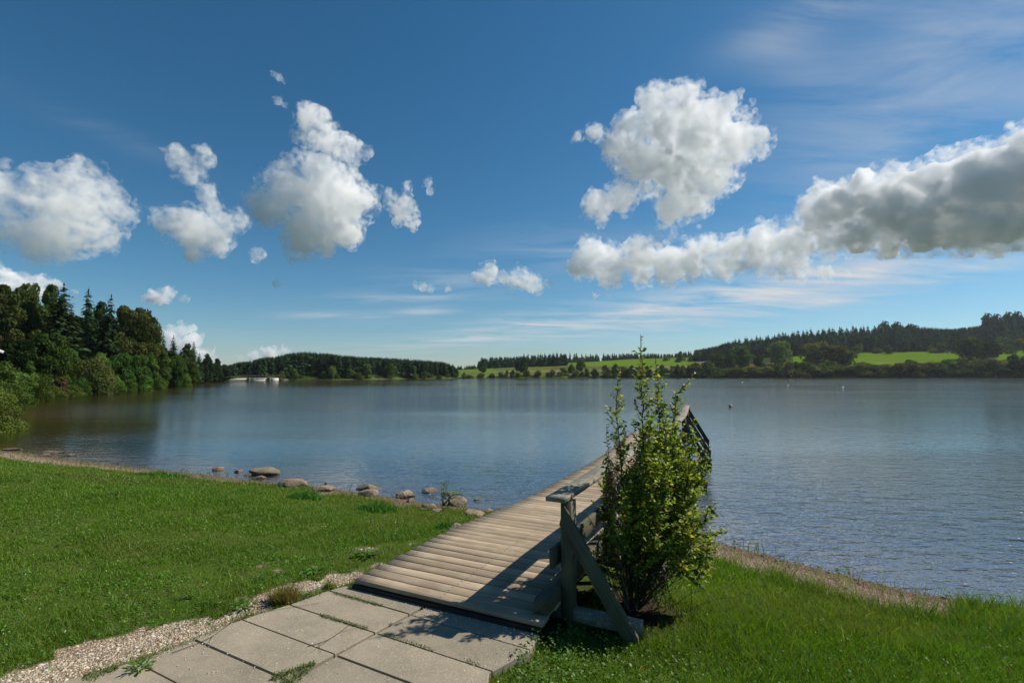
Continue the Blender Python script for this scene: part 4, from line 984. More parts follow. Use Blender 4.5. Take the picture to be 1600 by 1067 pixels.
# ------------------------------------------------------------------ trees
def cards(P, Nn, size, cols, r, aspect=.75):
    """ragged little leaf sprays: bent diamonds facing roughly along Nn"""
    n = len(P); t = unit(r.normal(size=(n, 3))); A = unit(np.cross(Nn, t)); B = np.cross(Nn, A); s = size[:, None]
    V = np.stack([P - A * s, P + B * s * aspect * r.uniform(.5, 1.1, (n, 1)), P + A * s + Nn * s * .35, P - B * s * aspect * r.uniform(.5, 1.1, (n, 1))], 1).reshape(-1, 3)
    Q = (np.arange(n) * 4)[:, None] + np.array([[0, 1, 2, 3]])
    return V, Q, np.repeat(cols, 4, 0)
def crown_mesh(name, seed, H, R, n, size, col, mat, lobes=26, low=.12, shape='round', var=.35):
    """leafy crown: many lobes of leaf sprays with gaps between; unit is metres"""
    r = np.random.default_rng(seed); C = []
    for i in range(lobes):
        f = (i + .5) / lobes; z = low + (1 - low) * f
        if shape == 'round': rad = np.sqrt(max(0, 1 - ((z - .55) / .50) ** 2)) * .85 + .08
        elif shape == 'column': rad = (.55 + .45 * math.sin(PI * min(1, z * 1.1))) * (1.0 if z < .75 else (1 - z) / .25 * .8 + .2)
        elif shape == 'bush': rad = np.sqrt(max(0.02, 1 - (z * .98) ** 2))
        elif shape == 'tall': rad = (.6 + .4 * math.sin(PI * z)) * (1 if z < .8 else (1 - z) / .2 * .6 + .4)
        a = r.uniform(0, 2 * PI); q = rad * r.uniform(.15, .85) ** .6
        C.append((math.cos(a) * q * R * .78, math.sin(a) * q * R * .78, z * H * .93, r.uniform(.20, .42) * R * (.75 + .5 * rad)))
    C = np.array(C); w = C[:, 3] ** 2; idx = r.choice(lobes, n, p=w / w.sum()); u = unit(r.normal(size=(n, 3))); rr = r.uniform(.72, 1.08, n) ** .8
    sq = np.array([1, 1, .8]); P = C[idx, :3] + u * sq * (C[idx, 3] * rr)[:, None]
    # ragged holes
    hole = np.sin(P[:, 0] * 5.1 / R + seed) * np.sin(P[:, 1] * 4.7 / R + 1.3 * seed) * np.sin(P[:, 2] * 9 / H + 2.1 * seed); k = (hole < .45) & (P[:, 2] > 0.0); P, u, idx = P[k], u[k], idx[k]
    Nn = unit(u + r.normal(0, .55, u.shape)); lv = r.uniform(.75, 1.25, lobes)[idx][:, None]; hue = r.uniform(-.12, .12, lobes)[idx]
    c = np.array(col) * lv * r.uniform(1 - var, 1 + var, (len(P), 1)) * np.stack([1 + hue, np.ones(len(P)), 1 - hue], -1)
    V, Q, CC = cards(P, Nn, size * r.uniform(.55, 1.25, len(P)), c, r)
    return npmesh(name, V, Q, mat, CC)
def trunk_mesh(H, r0, seed, limbs=7, top=.75, low=.25):
    rnd = random.Random(seed); s = Soup(); pts = [Vector((rnd.gauss(0, .02) * H * f, rnd.gauss(0, .02) * H * f, f * H * top)) for f in (0, .2, .4, .6, .8, 1)]
    pts[0].z = -.6
    V, Fc = tube(pts, [r0 * 1.25, r0, r0 * .8, r0 * .6, r0 * .4, r0 * .15], 8); s.add(V, Fc, (1, 1, 1))
    for i in range(limbs):
        f = low + (.9 - low) * i / limbs; p = Vector((0, 0, f * H * top)); a = i * 2.4; L0 = H * .28 * (1 - f * .4)
        Q = [p, p + Vector((math.cos(a) * L0 * .5, math.sin(a) * L0 * .5, L0 * .35)), p + Vector((math.cos(a) * L0, math.sin(a) * L0, L0 * .9))]
        V, Fc = tube(Q, [r0 * .4, r0 * .25, r0 * .08], 5); s.add(V, Fc, (1, 1, 1))
    q = np.array(s.F); return npmesh('trunk', np.array(s.V), q, M['bark'], smooth=True)
def spruce_mesh(name, seed, H, R, levels, per, seg, col, mat, low=.08, size=1.0, bare=0.0):
    """whorls of drooping boughs; jagged outline with gaps"""
    r = np.random.default_rng(seed); P, A, B, CC = [], [], [], []
    for i in range(levels):
        f = low + (1 - low) * (i + r.uniform(-.3, .3)) / levels; f = min(max(f, low), .985); z = f * H; rad = R * (1 - f) ** .68 * (1 if f > low + .1 else .85) + .02 * R
        for k in range(max(3, int(per * (1 - .45 * f)))):
            if r.random() < .08: continue
            a = r.uniform(0, 2 * PI); L_ = rad * r.uniform(.65, 1.18); d = np.array([math.cos(a), math.sin(a)]); droop = L_ * r.uniform(.05, .40)
            c = np.array(col) * r.uniform(.7, 1.35)
            for j in range(seg):
                g = (j + .7) / seg; q = np.array([d[0] * L_ * g, d[1] * L_ * g, z - droop * g * g + .08 * L_ * (g > .8)]); w = L_ / seg * 1.1 * size
                P.append(q + r.normal(0, .05 * L_, 3)); t = np.array([d[0], d[1], -.45 + r.normal(0, .2)]); s_ = np.array([-d[1], d[0], r.normal(0, .35)])
                A.append(t / np.linalg.norm(t) * w); B.append(s_ * w * (1.15 - .55 * g) * r.uniform(.6, 1.2)); CC.append(c * r.uniform(.75, 1.3))
    # leader
    for j in range(3): P.append(np.array([0, 0, H * (.955 + .02 * j)])); A.append(np.array([0, 0, H * .022])); B.append(np.array([math.cos(j * 2) * .02, math.sin(j * 2) * .02, 0]) * H * .5); CC.append(np.array(col))
    P, A, B, CC = map(np.array, (P, A, B, CC)); n = len(P)
    V = np.stack([P - A, P + B - A * .35, P + A, P - B - A * .35], 1).reshape(-1, 3); Q = (np.arange(n) * 4)[:, None] + np.array([[0, 1, 2, 3]])
    return V, Q, np.repeat(CC, 4, 0)
def conifer(name, seed, *a, mat=None, trunk_r=.12, **k):
    V, Q, C = spruce_mesh(name, seed, *a, mat, **k); return npmesh(name, V, Q, mat, C)
def conifer_full(name, seed, H, *a, mat=None, tr=.01, **k):
    """needles and stem in one mesh, for trees seen only a few pixels wide"""
    V, Q, C = spruce_mesh(name, seed, H, *a, mat, **k); n = len(V)
    tv = np.array([[math.cos(t) * H * tr * s_, math.sin(t) * H * tr * s_, z] for z, s_ in ((-.8, 1.2), (H * .95, .15)) for t in (0, 1.57, 3.14, 4.71)]); tq = np.array([[j, (j + 1) % 4, 4 + (j + 1) % 4, 4 + j] for j in range(4)]) + n
    return np.concatenate([V, tv]), np.concatenate([Q, tq]), np.concatenate([C, np.full((8, 3), .06)])
DG = (.022, .042, .014); DGB = (.020, .036, .017)
# --- left bank: each tree with trunk and crown
PROTO = {}
def proto(key, fn):
    if key not in PROTO: PROTO[key] = fn()
    return PROTO[key]
BL = dict(oak=('tall', (.050, .085, .016), 'tall'), )
def place_tree(kind, px, topy, y, lab, name=None, cat='tree', width=None, z=None, group='trees on the left bank', seed=0, tint=1):
    """px: where its middle shows, topy: where its top shows, y: distance"""
    x = (px - 800) / F * y; z0 = gz(x, y) if z is None else z; H = at(px, topy, y).z - z0
    x = at(px, (topy + 585) / 2, y).x
    if kind in ('spruce_a', 'spruce_b', 'spruce_c'):
        sd = {'spruce_a': 1, 'spruce_b': 2, 'spruce_c': 3}[kind]
        me = proto(kind, lambda: conifer('crown', sd, 1.0 * 12, 2.6, 44, 16, 6, DG, mat=M['needle'], low=.05, size=1.1)); tm = proto('trunk_spruce', lambda: trunk_mesh(12, .16, 5, 0, .95)); base_h, nm, wid = 12., 'spruce_tree', 5.0
    else:
        shape, col, sz, n, hh, rr = {'tall': ('tall', (.050, .075, .016), .19, 15000, 10., 2.6), 'round': ('round', (.040, .075, .013), .17, 13000, 6., 2.5), 'dark': ('tall', (.022, .042, .012), .19, 13000, 10., 2.6),
            'olive': ('tall', (.050, .070, .016), .19, 15000, 10., 3.0), 'column': ('column', (.060, .105, .018), .15, 8000, 7., 1.6), 'bush': ('bush', (.070, .11, .022), .10, 9000, 3., 2.0), 'willow': ('bush', (.090, .125, .035), .11, 10000, 4., 2.6), 'bright': ('bush', (.075, .135, .02), .10, 9000, 3., 1.8), 'red': ('bush', (.075, .055, .026), .10, 6000, 2., .9)}[kind]
        v = seed % 3; me = proto((kind, v), lambda: crown_mesh('crown', 100 + v * 17 + len(kind), hh, rr, n, sz, col, M['tree_leaf'], 34, .10 if shape != 'bush' else .02, shape))
        tm = proto(('trunk', kind in ('bush', 'willow', 'bright', 'red')), lambda: trunk_mesh(10, .16, 3)); base_h, nm, wid = hh, {'tall': 'broadleaf_tree', 'round': 'broadleaf_tree', 'dark': 'broadleaf_tree', 'olive': 'broadleaf_tree', 'column': 'young_tree'}.get(kind, 'bush'), rr * 2
    if H < .3: H = .3
    s = H / base_h; root = empty(name or nm, (x, y, z0)); k = s if width is None else width / wid
    rz = (px * 7.3 + y) % 6.28; root.rotation_euler = (0, 0, rz); root.scale = (k, k, s)
    t = link('trunk', tm, root); ts = base_h / (12. if nm == 'spruce_tree' else 10.); t.scale = (ts, ts, ts * (.9 if nm != 'bush' else .7))
    link('crown', me, root); tag(root, lab, cat if cat != 'tree' or nm != 'bush' else 'bush', group); return root

LEFT = [
 ('dark', -35, 446, 70, 'dark leafy tree rising at the left edge of the picture behind the white edged roof', 70),
 ('tall', 4, 441, 68, 'tall bushy tree whose crown is cut by the left edge of the picture', 60),
 ('tall', 34, 442, 72, 'tall tree with a loose crown, second from the left on the skyline of the bank', 44),
 ('tall', 50, 441, 74, 'slim tall tree with a small tufted top between two broader crowns on the left skyline', 30),
 ('tall', 72, 441, 72, 'tall loose crowned tree just left of the broadest spruce', 40),
 ('spruce_a', 96, 443, 66, 'broadest and darkest spruce on the left bank, its top among the small clouds', 78),
 ('spruce_b', 135, 449, 74, 'spire topped spruce standing out alone against the sky right of the broadest spruce', 44),
 ('dark', 152, 468, 78, 'dark rounded tree between the two pointed spruces on the left skyline', 34),
 ('spruce_c', 171, 461, 74, 'pointed spruce beside the olive green trees on the left skyline', 48),
 ('olive', 196, 476, 78, 'olive green tree immediately right of the pointed spruce', 48),
 ('olive', 222, 478, 80, 'largest olive green tree with a domed crown at the shoulder of the left wood', 56),
 ('olive', 242, 503, 86, 'lower olive green tree at the sloping end of the left wood', 34),
 ('spruce_b', 254, 519, 96, 'small spruce right against the sloping olive crown', 20),
 ('spruce_a', 270, 524, 104, 'dark spruce in front of the bright white cloud low over the left bank', 26),
 ('spruce_c', 282, 545, 112, 'short spruce in the dip of the skyline left of the twin tops', 18),
 ('tall', 291, 536, 116, 'rounded left one of the twin tree tops near the point of the left bank', 24),
 ('spruce_b', 302, 533, 118, 'pointed right one of the twin tree tops near the point of the left bank', 22),
 ('spruce_a', 311, 551, 124, 'small dark spruce stepping down towards the point of the bank', 18),
 ('dark', 324, 552, 130, 'dark flat topped pine like tree near the point of the left bank', 18),
 ('dark', 341, 559, 140, 'crooked dark tree leaning over the point beside the dam', 17),
 ('dark', 351, 569, 158, 'last low dark tree on the point left of the white dam', 18),
 ('dark', 36, 530, 56, 'dark oak like tree over the shore bushes nearest to the roof', 60),
 ('round', 72, 520, 53, 'broad dark green tree with a bright lit crown standing in front of the spruces', 62),
 ('round', 104, 548, 56, 'round green tree between the broad lit tree and the big domed willow', 44),
 ('willow', 150, 562, 55, 'big domed pale green willow hanging to the water on the left bank', 66),
 ('bright', 158, 552, 62, 'yellowish green bush peeping over the big domed willow', 34),
 ('round', 190, 553, 64, 'medium green tree right of the big domed willow', 44),
 ('round', 214, 556, 68, 'dense green shore tree with a rust tinged bush at its foot', 40),
 ('column', 236, 548, 76, 'slender bright green tree in the middle of the shore row', 26),
 ('column', 256, 545, 82, 'tallest slender bright green tree of the shore row', 26),
 ('round', 273, 556, 84, 'dark rounded tree standing at the water where the bank narrows', 28),
 ('column', 286, 558, 100, 'pale green slender tree at the end of the left shore row', 18),
 ('column', 302, 566, 112, 'light green tree under the twin tops', 16),
 ('willow', 322, 583, 134, 'small round pale willow on the point of the left bank', 20),
 ('willow', 309, 584, 128, 'low green bush left of the small round pale willow', 20),
 ('column', 46, 562, 42, 'young bright green tree rising from the bushes at the left', 26),
 ('bush', 8, 570, 36, 'wide green bush at the left edge of the picture', 70),
 ('bush', 22, 602, 33, 'low leafy bush hanging over the brown water below the young tree', 60),
 ('bush', 62, 588, 43, 'rounded bush right of the young bright green tree', 44),
 ('red', 95, 590, 47, 'reddish brown bush among the green shore bushes', 22),
 ('bush', 84, 604, 45, 'low yellow green bush left of the reddish brown one', 40),
 ('bush', 112, 602, 49, 'low green bush right of the reddish brown one', 36),
 ('bright', 128, 592, 53, 'green bush at the left foot of the big domed willow', 30),
 ('bright', 178, 588, 60, 'bright green bush at the right foot of the big domed willow', 34),
 ('bush', 198, 592, 64, 'low bush at the water under the medium green tree', 30),
 ('bright', 226, 588, 68, 'leafy bush at the water in the middle of the shore row', 30),
 ('bush', 248, 590, 76, 'low bush just left of the dark rounded shore tree', 24),
 ('bright', 290, 586, 96, 'yellow green bush at the stony end of the left shore row', 20),
]
for i, (k, px, ty, y, lab, w) in enumerate(LEFT):
    place_tree(k, px, ty, y, lab, width=w / F * y, seed=i)
rr_ = random.Random(4)
for i in range(30):
    px = rr_.uniform(-60, 350); y = np.interp(px, [-60, 200, 350], [84, 96, 165]) * rr_.uniform(1, 1.15); ty = np.interp(px, [-60, 150, 215, 250, 290, 350], [462, 478, 500, 528, 550, 576]) + rr_.uniform(0, 14)
    place_tree(('spruce_a', 'spruce_b', 'spruce_c')[i % 3], px, ty, y, 'dark spruce deep in the left wood behind the front trees', width=rr_.uniform(3.6, 5), group='spruces deep in the left wood')
for i in range(22):
    px = -60 + i * 18.6 + rr_.uniform(-6, 6); y = np.interp(px, [-60, 200, 350], [66, 84, 150]); ty = np.interp(px, [-60, 150, 215, 250, 290, 350], [470, 486, 508, 536, 560, 578]) + rr_.uniform(-4, 16)
    place_tree('dark', px, ty, y, 'dark leafy tree deep in the left wood behind the shore row', width=rr_.uniform(4.5, 6.5) * y / 75, group='leafy trees deep in the left wood', seed=i)
# bush overhanging the water close to the lawn
def near_bush():
    me = crown_mesh('foliage', 321, 2.1, 1.15, 26000, .035, (.075, .11, .022), M['tree_leaf'], 40, .02, 'bush'); y = 20.0; x = at(-14, 640, y).x
    root = empty('bush', (x, y, gz(x, y))); link('foliage', me, root); t = link('stems', trunk_mesh(2, .04, 8, 9, .8, .05), root)
    tag(root, 'dense leafy bush drooping into the water at the left margin close to the beach', 'bush', 'trees on the left bank')
near_bush()

# --- far side of the lake
def ground_hit(px, py):
    ys = np.concatenate([np.linspace(100, 700, 1201)]); d = pray(px, py); zr = CAMZ + d[2] * ys; zg = ground_z(d[0] * ys, ys); k = np.nonzero((zr <= zg) & (zg > WZ + .02))[0]
    return ys[k[0]] if len(k) else None
FB = [crown_mesh('bush', 500 + i, 6.0, 4.2, 1100, .50, c, M['far_leaf'], 16, .02, 'bush', .4) for i, c in enumerate(((.060, .075, .022), (.052, .072, .018), (.075, .080, .032), (.035, .055, .013), (.062, .09, .02)))]
FT = [crown_mesh('tree_crown', 600 + i, 10.0, 5.4, 1700, .62, c, M['far_leaf'], 20, .12, s, .4) for i, (c, s) in enumerate((((.045, .075, .016), 'round'), ((.034, .060, .013), 'round'), ((.062, .066, .020), 'round'), ((.026, .042, .014), 'tall'), ((.075, .105, .025), 'round')))]
FTR = trunk_mesh(10, .22, 4, 5, .7)
def far_tree(px, topy, basey, wpx, v, lab, group=None, y=None):
    y = y or ground_hit(px, basey) or 306.; x = (px - 800) / F * y; z0 = gz(x, y); H = max(at(px, topy, y).z - z0, 1.5); x = at(px, topy, y).x; z0 = gz(x, y)
    root = empty('broadleaf_tree', (x, y, z0)); k = wpx / F * y / 10.8; root.scale = (k, k, H / 10.); root.rotation_euler = (0, 0, px % 6.28); link('crown', FT[v], root); link('trunk', FTR, root); tag(root, lab, 'tree', group)
def far_bush(px, topy, wpx, v, lab, group, y=None, off=3.):
    if y is None:
        ys = np.linspace(150, 330, 400); sdv = lake_sd(np.array([(px - 800) / F * q for q in ys]), ys); k = np.nonzero((sdv > 0) & (ys > 160))[0]; y = ys[k[0]] + off if len(k) else 303.
    x = (px - 800) / F * y; z0 = gz(x, y); H = max(at(px, topy, y).z - z0, .8); x = at(px, topy, y).x
    k = wpx / F * y / 8.4; o = link('shore_bush', FB[v], None, (x, y, gz(x, y) - .15), (px * 3.1) % 6.28, (k, k, H / 6.)); tag(o, lab, 'bush', group)
for a in ((754, 560, 582, 18, 1, 'round tree at the left end of the far fields before the wood corner'), (816, 558, 582, 26, 1, 'large round tree with a visible trunk in front of the tan field'), (907, 558, 580, 22, 0, 'lone round tree between the tan field and the brown strip'),
          (1157, 540, 574, 42, 0, 'full round green tree standing left of its twin before the ridge forest'), (1221, 534, 569, 42, 4, 'full round brighter tree right of its twin before the ridge forest'),
          (1275, 537, 570, 50, 2, 'left and darkest part of the broad olive tree group by the bright field'), (1303, 541, 570, 44, 2, 'middle olive tree of the broad group by the bright field'), (1325, 549, 571, 24, 2, 'low right hand tree of the broad olive group'),
          (1120, 552, 578, 30, 1, 'spreading grey green tree left of the twin round trees'), (1140, 553, 578, 22, 3, 'dark tree close behind the left twin round tree'),
          (1185, 556, 576, 18, 3, 'small dark tree between the two round twins'), (1510, 528, 562, 46, 3, 'dark pine clump at the right in front of the bright field'), (1545, 534, 562, 44, 3, 'right half of the dark clump standing in the bright field'),
          (575, 569, 592, 17, 4, 'light green tree before the middle of the wooded hill'), (612, 569, 592, 18, 4, 'light green tree before the wooded hill, right of its middle'), (646, 571, 591, 13, 0, 'green tree near the right end of the wooded hill'),
          (520, 572, 592, 15, 4, 'light green tree above the rocky slope right of the dam'), (460, 576, 593, 14, 0, 'leafy tree above the rocks beside the dam'), (545, 575, 592, 12, 0, 'small leafy tree at the foot of the wooded hill'),
          (1565, 527, 548, 26, 4, 'light green tree under the tall pines at the far right'), (1590, 530, 548, 26, 2, 'tree with rusty tinge at the right margin below the forest'), (1412, 530, 550, 22, 1, 'rounded tree in the hedge under the ridge forest'),
          (1468, 536, 551, 14, 0, 'pale rounded tree right of the hedge gap under the ridge forest'), (1335, 542, 553, 16, 1, 'small dark tree at the upper left corner of the bright field')):
    far_tree(*a[:5], a[5])
rs = random.Random(12)
def zone(px):
    for lim, t in ((520, 'right of the dam'), (620, 'below the wooded hill'), (700, 'at the hill\'s right end'), (765, 'by the leftmost field tree'), (830, 'below the tan field'), (890, 'left of the lone round tree'), (940, 'right of the lone round tree'),
                   (1000, 'left of the near shrub tip'), (1090, 'beyond the pier end'), (1135, 'left of the twin round trees'), (1190, 'below the left twin tree'), (1250, 'below the right twin tree'), (1290, 'below the olive group, left half'), (1335, 'below the olive group, right half'),
                   (1385, 'below the open field, left part'), (1435, 'below the open field, middle'), (1485, 'below the open field, right part'), (1530, 'below the dark pine clump'), (1575, 'just right of the dark pine clump')):
        if px < lim: return t
    return 'at the right margin'
LBL = ('olive bush', 'green bush', 'grey green bush', 'dark bush', 'bright green bush')
px = 1088
while px < 1640:   # thick belt of bushes on the right far shore
    w = rs.uniform(26, 44); v = rs.choice((0, 0, 1, 2, 3, 4)); top = np.interp(px, [1088, 1130, 1200, 1300, 1400, 1500, 1600], [566, 572, 571, 567, 568, 562, 558]) + rs.uniform(-4, 5)
    far_bush(px, top, w, v, '%s in the far shore belt %s' % (LBL[v], zone(px)), 'bushes along the right far shore: %s' % LBL[v], off=rs.uniform(3, 8)); 
    if rs.random() < .6: far_bush(px + rs.uniform(-10, 10), 578 + rs.uniform(-3, 3), 22, rs.choice((0, 1, 3)), 'low dark waterline bush %s' % zone(px), 'low bushes at the right far waterline', off=1.5)
    px += w * rs.uniform(.38, .6)
px = 560
while px < 1088:   # low broken row on the middle far shore
    w = rs.uniform(9, 19); v = rs.choice((0, 1, 2, 3, 3)); top = np.interp(px, [560, 700, 800, 950, 1020, 1088], [584, 583, 581, 579, 574, 571]) + rs.uniform(-3.5, 3.5)
    far_bush(px, top, w, v, 'low %s on the far shore %s' % (LBL[v], zone(px)), 'bushes along the middle far shore: %s' % LBL[v], off=rs.uniform(1.5, 6)); px += w * rs.uniform(.5, 1.3)
for i, px in enumerate((880, 893, 945, 962, 975, 988, 1000, 1012, 1040, 1052, 1068, 1082)):
    far_bush(px, 572 + rs.uniform(-3, 3), 15, 3 if i % 2 else 1, 'taller dark bush behind the shore row %s' % zone(px), 'taller bushes under the fields', off=14)
px = 440
while px < 560:    # bushes on the rocky slope right of the dam
    far_bush(px, 582 + rs.uniform(-5, 3), rs.uniform(10, 16), rs.choice((0, 4, 4, 1)), 'bright bush on the rocky bank right of the dam', 'bushes on the rocky bank', off=rs.uniform(2, 8)); px += rs.uniform(5, 9)
for i in range(34):
    px = rs.uniform(1335, 1640) if i > 8 else rs.uniform(1030, 1130); base = 552 + rs.uniform(-2, 1) if i > 8 else 562 + rs.uniform(-2, 4); y = (ground_hit(px, base) or 480.)
    far_bush(px, base - rs.uniform(6, 15), rs.uniform(10, 20), rs.choice((0, 1, 3, 4)), 'bush in the hedge under the forest, %s' % zone(px).replace('below', 'above'), 'hedge bushes below the ridge forest', y=y)

# --- conifers of the wooded hill and the ridge
FCV = [conifer_full('spruce_tree', 700 + i, 10., 2.1 + .2 * (i % 3), 15, 10, 2, c, mat=None, low=.04 + .04 * (i % 2), size=1.35, tr=.007) for i, c in enumerate(((.016, .030, .011), (.013, .026, .011), (.020, .036, .012), (.015, .028, .012)))]
FC = [npmesh('spruce_tree', *a[:2], M['far_needle'], a[2]) for a in FCV]
SIL = dict(hill=([350, 373, 392, 412, 430, 455, 480, 520, 560, 640, 690, 708, 716], [571, 564, 562, 556, 555, 549, 547, 551, 555, 559, 563, 568, 578]),
           mid=([700, 748, 757, 768, 800, 822, 870, 950, 1000, 1050, 1085, 1100], [575, 568, 561, 554, 556, 551, 549, 551, 550, 552, 546, 542]),
           ridge=([1085, 1115, 1150, 1200, 1250, 1300, 1345, 1400, 1430, 1490, 1535, 1548, 1600, 1700], [546, 540, 528, 521, 514, 509, 507, 505, 508, 512, 507, 493, 490, 488]))
def forest_spot(area, r):
    while True:
        if area == 'hill': px, y = r.uniform(352, 716), r.uniform(180, 335)
        elif area == 'mid': px = r.uniform(700, 1090); y = (r.uniform(425, 500) if px < 885 else r.uniform(648, 720))
        else: px = r.uniform(1085, 1690); y = r.uniform(490, 660)
        if area == 'hill' and lake_sd(np.array([(px - 800) / F * y]), np.array([y]))[0] < 4.5: continue
        if area == 'hill' and px < 440 and y > 300: continue
        return px, y
def forest_height(area, px, y, r, ridge):
    x = (px - 800) / F * y; z0 = gz(x, y); top = at(px, np.interp(px, *SIL[area]), y).z; full = {'hill': 8.5, 'mid': 10.5, 'ridge': 17.}[area]
    if ridge: H = (top - z0) * r.uniform(.90, 1.03)
    else: H = min(full * r.uniform(.8, 1.1), (top - z0) * .95)
    return x, z0, H, full
spots = []; rf_ = random.Random(8)
for area, n_top, n_front, lab in (('hill', 95, 20, 'spruce on the wooded hill'), ('mid', 62, 0, 'spruce in the far forest edge'), ('ridge', 82, 0, 'spruce of the right ridge forest')):
    lo, hi = SIL[area][0][0], min(SIL[area][0][-1], 1640)
    for i in range(n_top + n_front):
        ridge = i < n_top
        if ridge:
            px = lo + (hi - lo) * (i + rf_.uniform(.1, .9)) / n_top
            y = {'hill': rf_.uniform(300, 332) if px > 440 else rf_.uniform(245, 280), 'mid': rf_.uniform(425, 450) if px < 885 else rf_.uniform(648, 665), 'ridge': rf_.uniform(585, 640)}[area]
        else: px, y = forest_spot(area, rf_); y = max(y * .85, 205)
        x, z0, H, full = forest_height(area, px, y, rf_, ridge)
        if H < full * .4: H = full * .4
        if H > full * 1.7: z0 = z0 + (H - full * 1.5) * 0; 
        w = min(max(H, full * .8), full * 1.3) / 10. * rf_.uniform(.85, 1.15)
        o = link('spruce_tree', FC[i % 4], None, (x, y, z0 - .2), rf_.uniform(0, 6), (w, w, H / 10.))
        tag(o, lab + (' skyline, %s' % {'hill': ('left slope', 'left of the crest', 'near the crest', 'right of the crest', 'right slope', 'right end'), 'mid': ('by the wood corner', 'above the tan field', 'above the lone tree', 'left of the shrub tip', 'near the shrub tip', 'right of the shrub tip'), 'ridge': ('left foot', 'above the twin trees', 'above the olive group', 'mid ridge', 'right part', 'right end')}[area][min(5, int(6 * i / n_top))] if ridge else ', low at its foot %s' % zone(px).replace('below the wooded hill', 'left of middle')), 'tree', {'hill': 'spruces of the wooded hill', 'mid': 'spruces of the far forest edge', 'ridge': 'spruces of the right ridge'}[area] + (' skyline' if ridge else ' foot'))
def stuff_forest():
    Vs, Qs, Cs, nb = [], [], [], 0
    for area, n in (('hill', 900), ('mid', 300), ('ridge', 1250)):
        for i in range(n):
            px, y = forest_spot(area, rf_); x, z0, H, full = forest_height(area, px, y, rf_, False)
            if area == 'ridge' and i % 5 == 0: y = rf_.uniform(488, 500); x, z0, H, full = forest_height(area, px, y, rf_, False); H *= rf_.uniform(.5, .9)
            if H < full * .3: continue
            V, Q, C = FCV[i % 4]; a = rf_.uniform(0, 6.28); w = H / 10. * rf_.uniform(.85, 1.2); c, s = math.cos(a) * w, math.sin(a) * w
            W = np.stack([V[:, 0] * c - V[:, 1] * s + x, V[:, 0] * s + V[:, 1] * c + y, V[:, 2] * H / 10. + z0 - .2], -1)
            Vs.append(W); Qs.append(Q + nb); Cs.append(C * rf_.uniform(.75, 1.3)); nb += len(V)
    tag(link('forest', npmesh('forest', np.concatenate(Vs), np.concatenate(Qs), M['far_needle'], np.concatenate(Cs))), kind='stuff')
stuff_forest()
for i, (px, ty, y) in enumerate(((1385, 503, 600), (1404, 504, 600), (1425, 507, 600), (1432, 509, 602), (1547, 491, 590), (1561, 492, 595), (1580, 489, 590), (1594, 488, 600))):
    x = (px - 800) / F * y; z0 = gz(x, y); H = at(px, ty, y).z - z0; root = empty('pine_tree', (x, y, z0)); root.scale = (1.25, 1.25, H / 10.); link('crown', FT[3], root); link('trunk', FTR, root)
    tag(root, ('leftmost', 'second', 'third', 'rightmost')[i % 4] + (' open crowned pine above the spruces in the middle of the right ridge', ' tall dark pine on the highest forest knoll at the far right')[i > 3], 'tree', ('pines in the middle of the ridge', 'pines on the far right knoll')[i > 3])
# rocks of the far banks
for i in range(26):
    if i < 12: px, lab, gr = rs.uniform(455, 492), 'pale rock of the rubble slope right of the dam', 'rocks right of the dam'
    elif i < 20: px, lab, gr = rs.choice((rs.uniform(326, 350), rs.uniform(296, 302), rs.uniform(236, 262))), 'pale stone on the waterline of the left bank', 'stones on the waterline of the left bank'
    else: px, lab, gr = rs.uniform(1400, 1440), 'pale grey stone on the right far waterline below the bushes', 'stones on the right far waterline'
    ys = np.linspace(50, 330, 1200); sdv = lake_sd(np.array([(px - 800) / F * q for q in ys]), ys); k = np.nonzero(sdv > 0)[0]; k = k[ys[k] > (140 if i < 12 else 50)]
    y = ys[k[0]] + (rs.uniform(0, 3) if i < 12 else .5); x = (px - 800) / F * y; w = rs.uniform(1.2, 2.6) / F * y * .6
    o = link('boulder', rock_mesh(300 + i % 5, 1, .8, .6, .8) if i < 5 else bpy.data.objects['boulder'].data, None, (x, y, gz(x, y)), rs.uniform(0, 6)); o.scale = (w, w, w * .8) if i < 5 else (w * 6, w * 6, w * 6)
    if i >= 5: o.data = FRK[i % 5]; o.scale = (w, w, w * .8)
    else: FRK = globals().setdefault('FRK', []); FRK.append(o.data)
    tag(o, lab, 'boulder', gr)

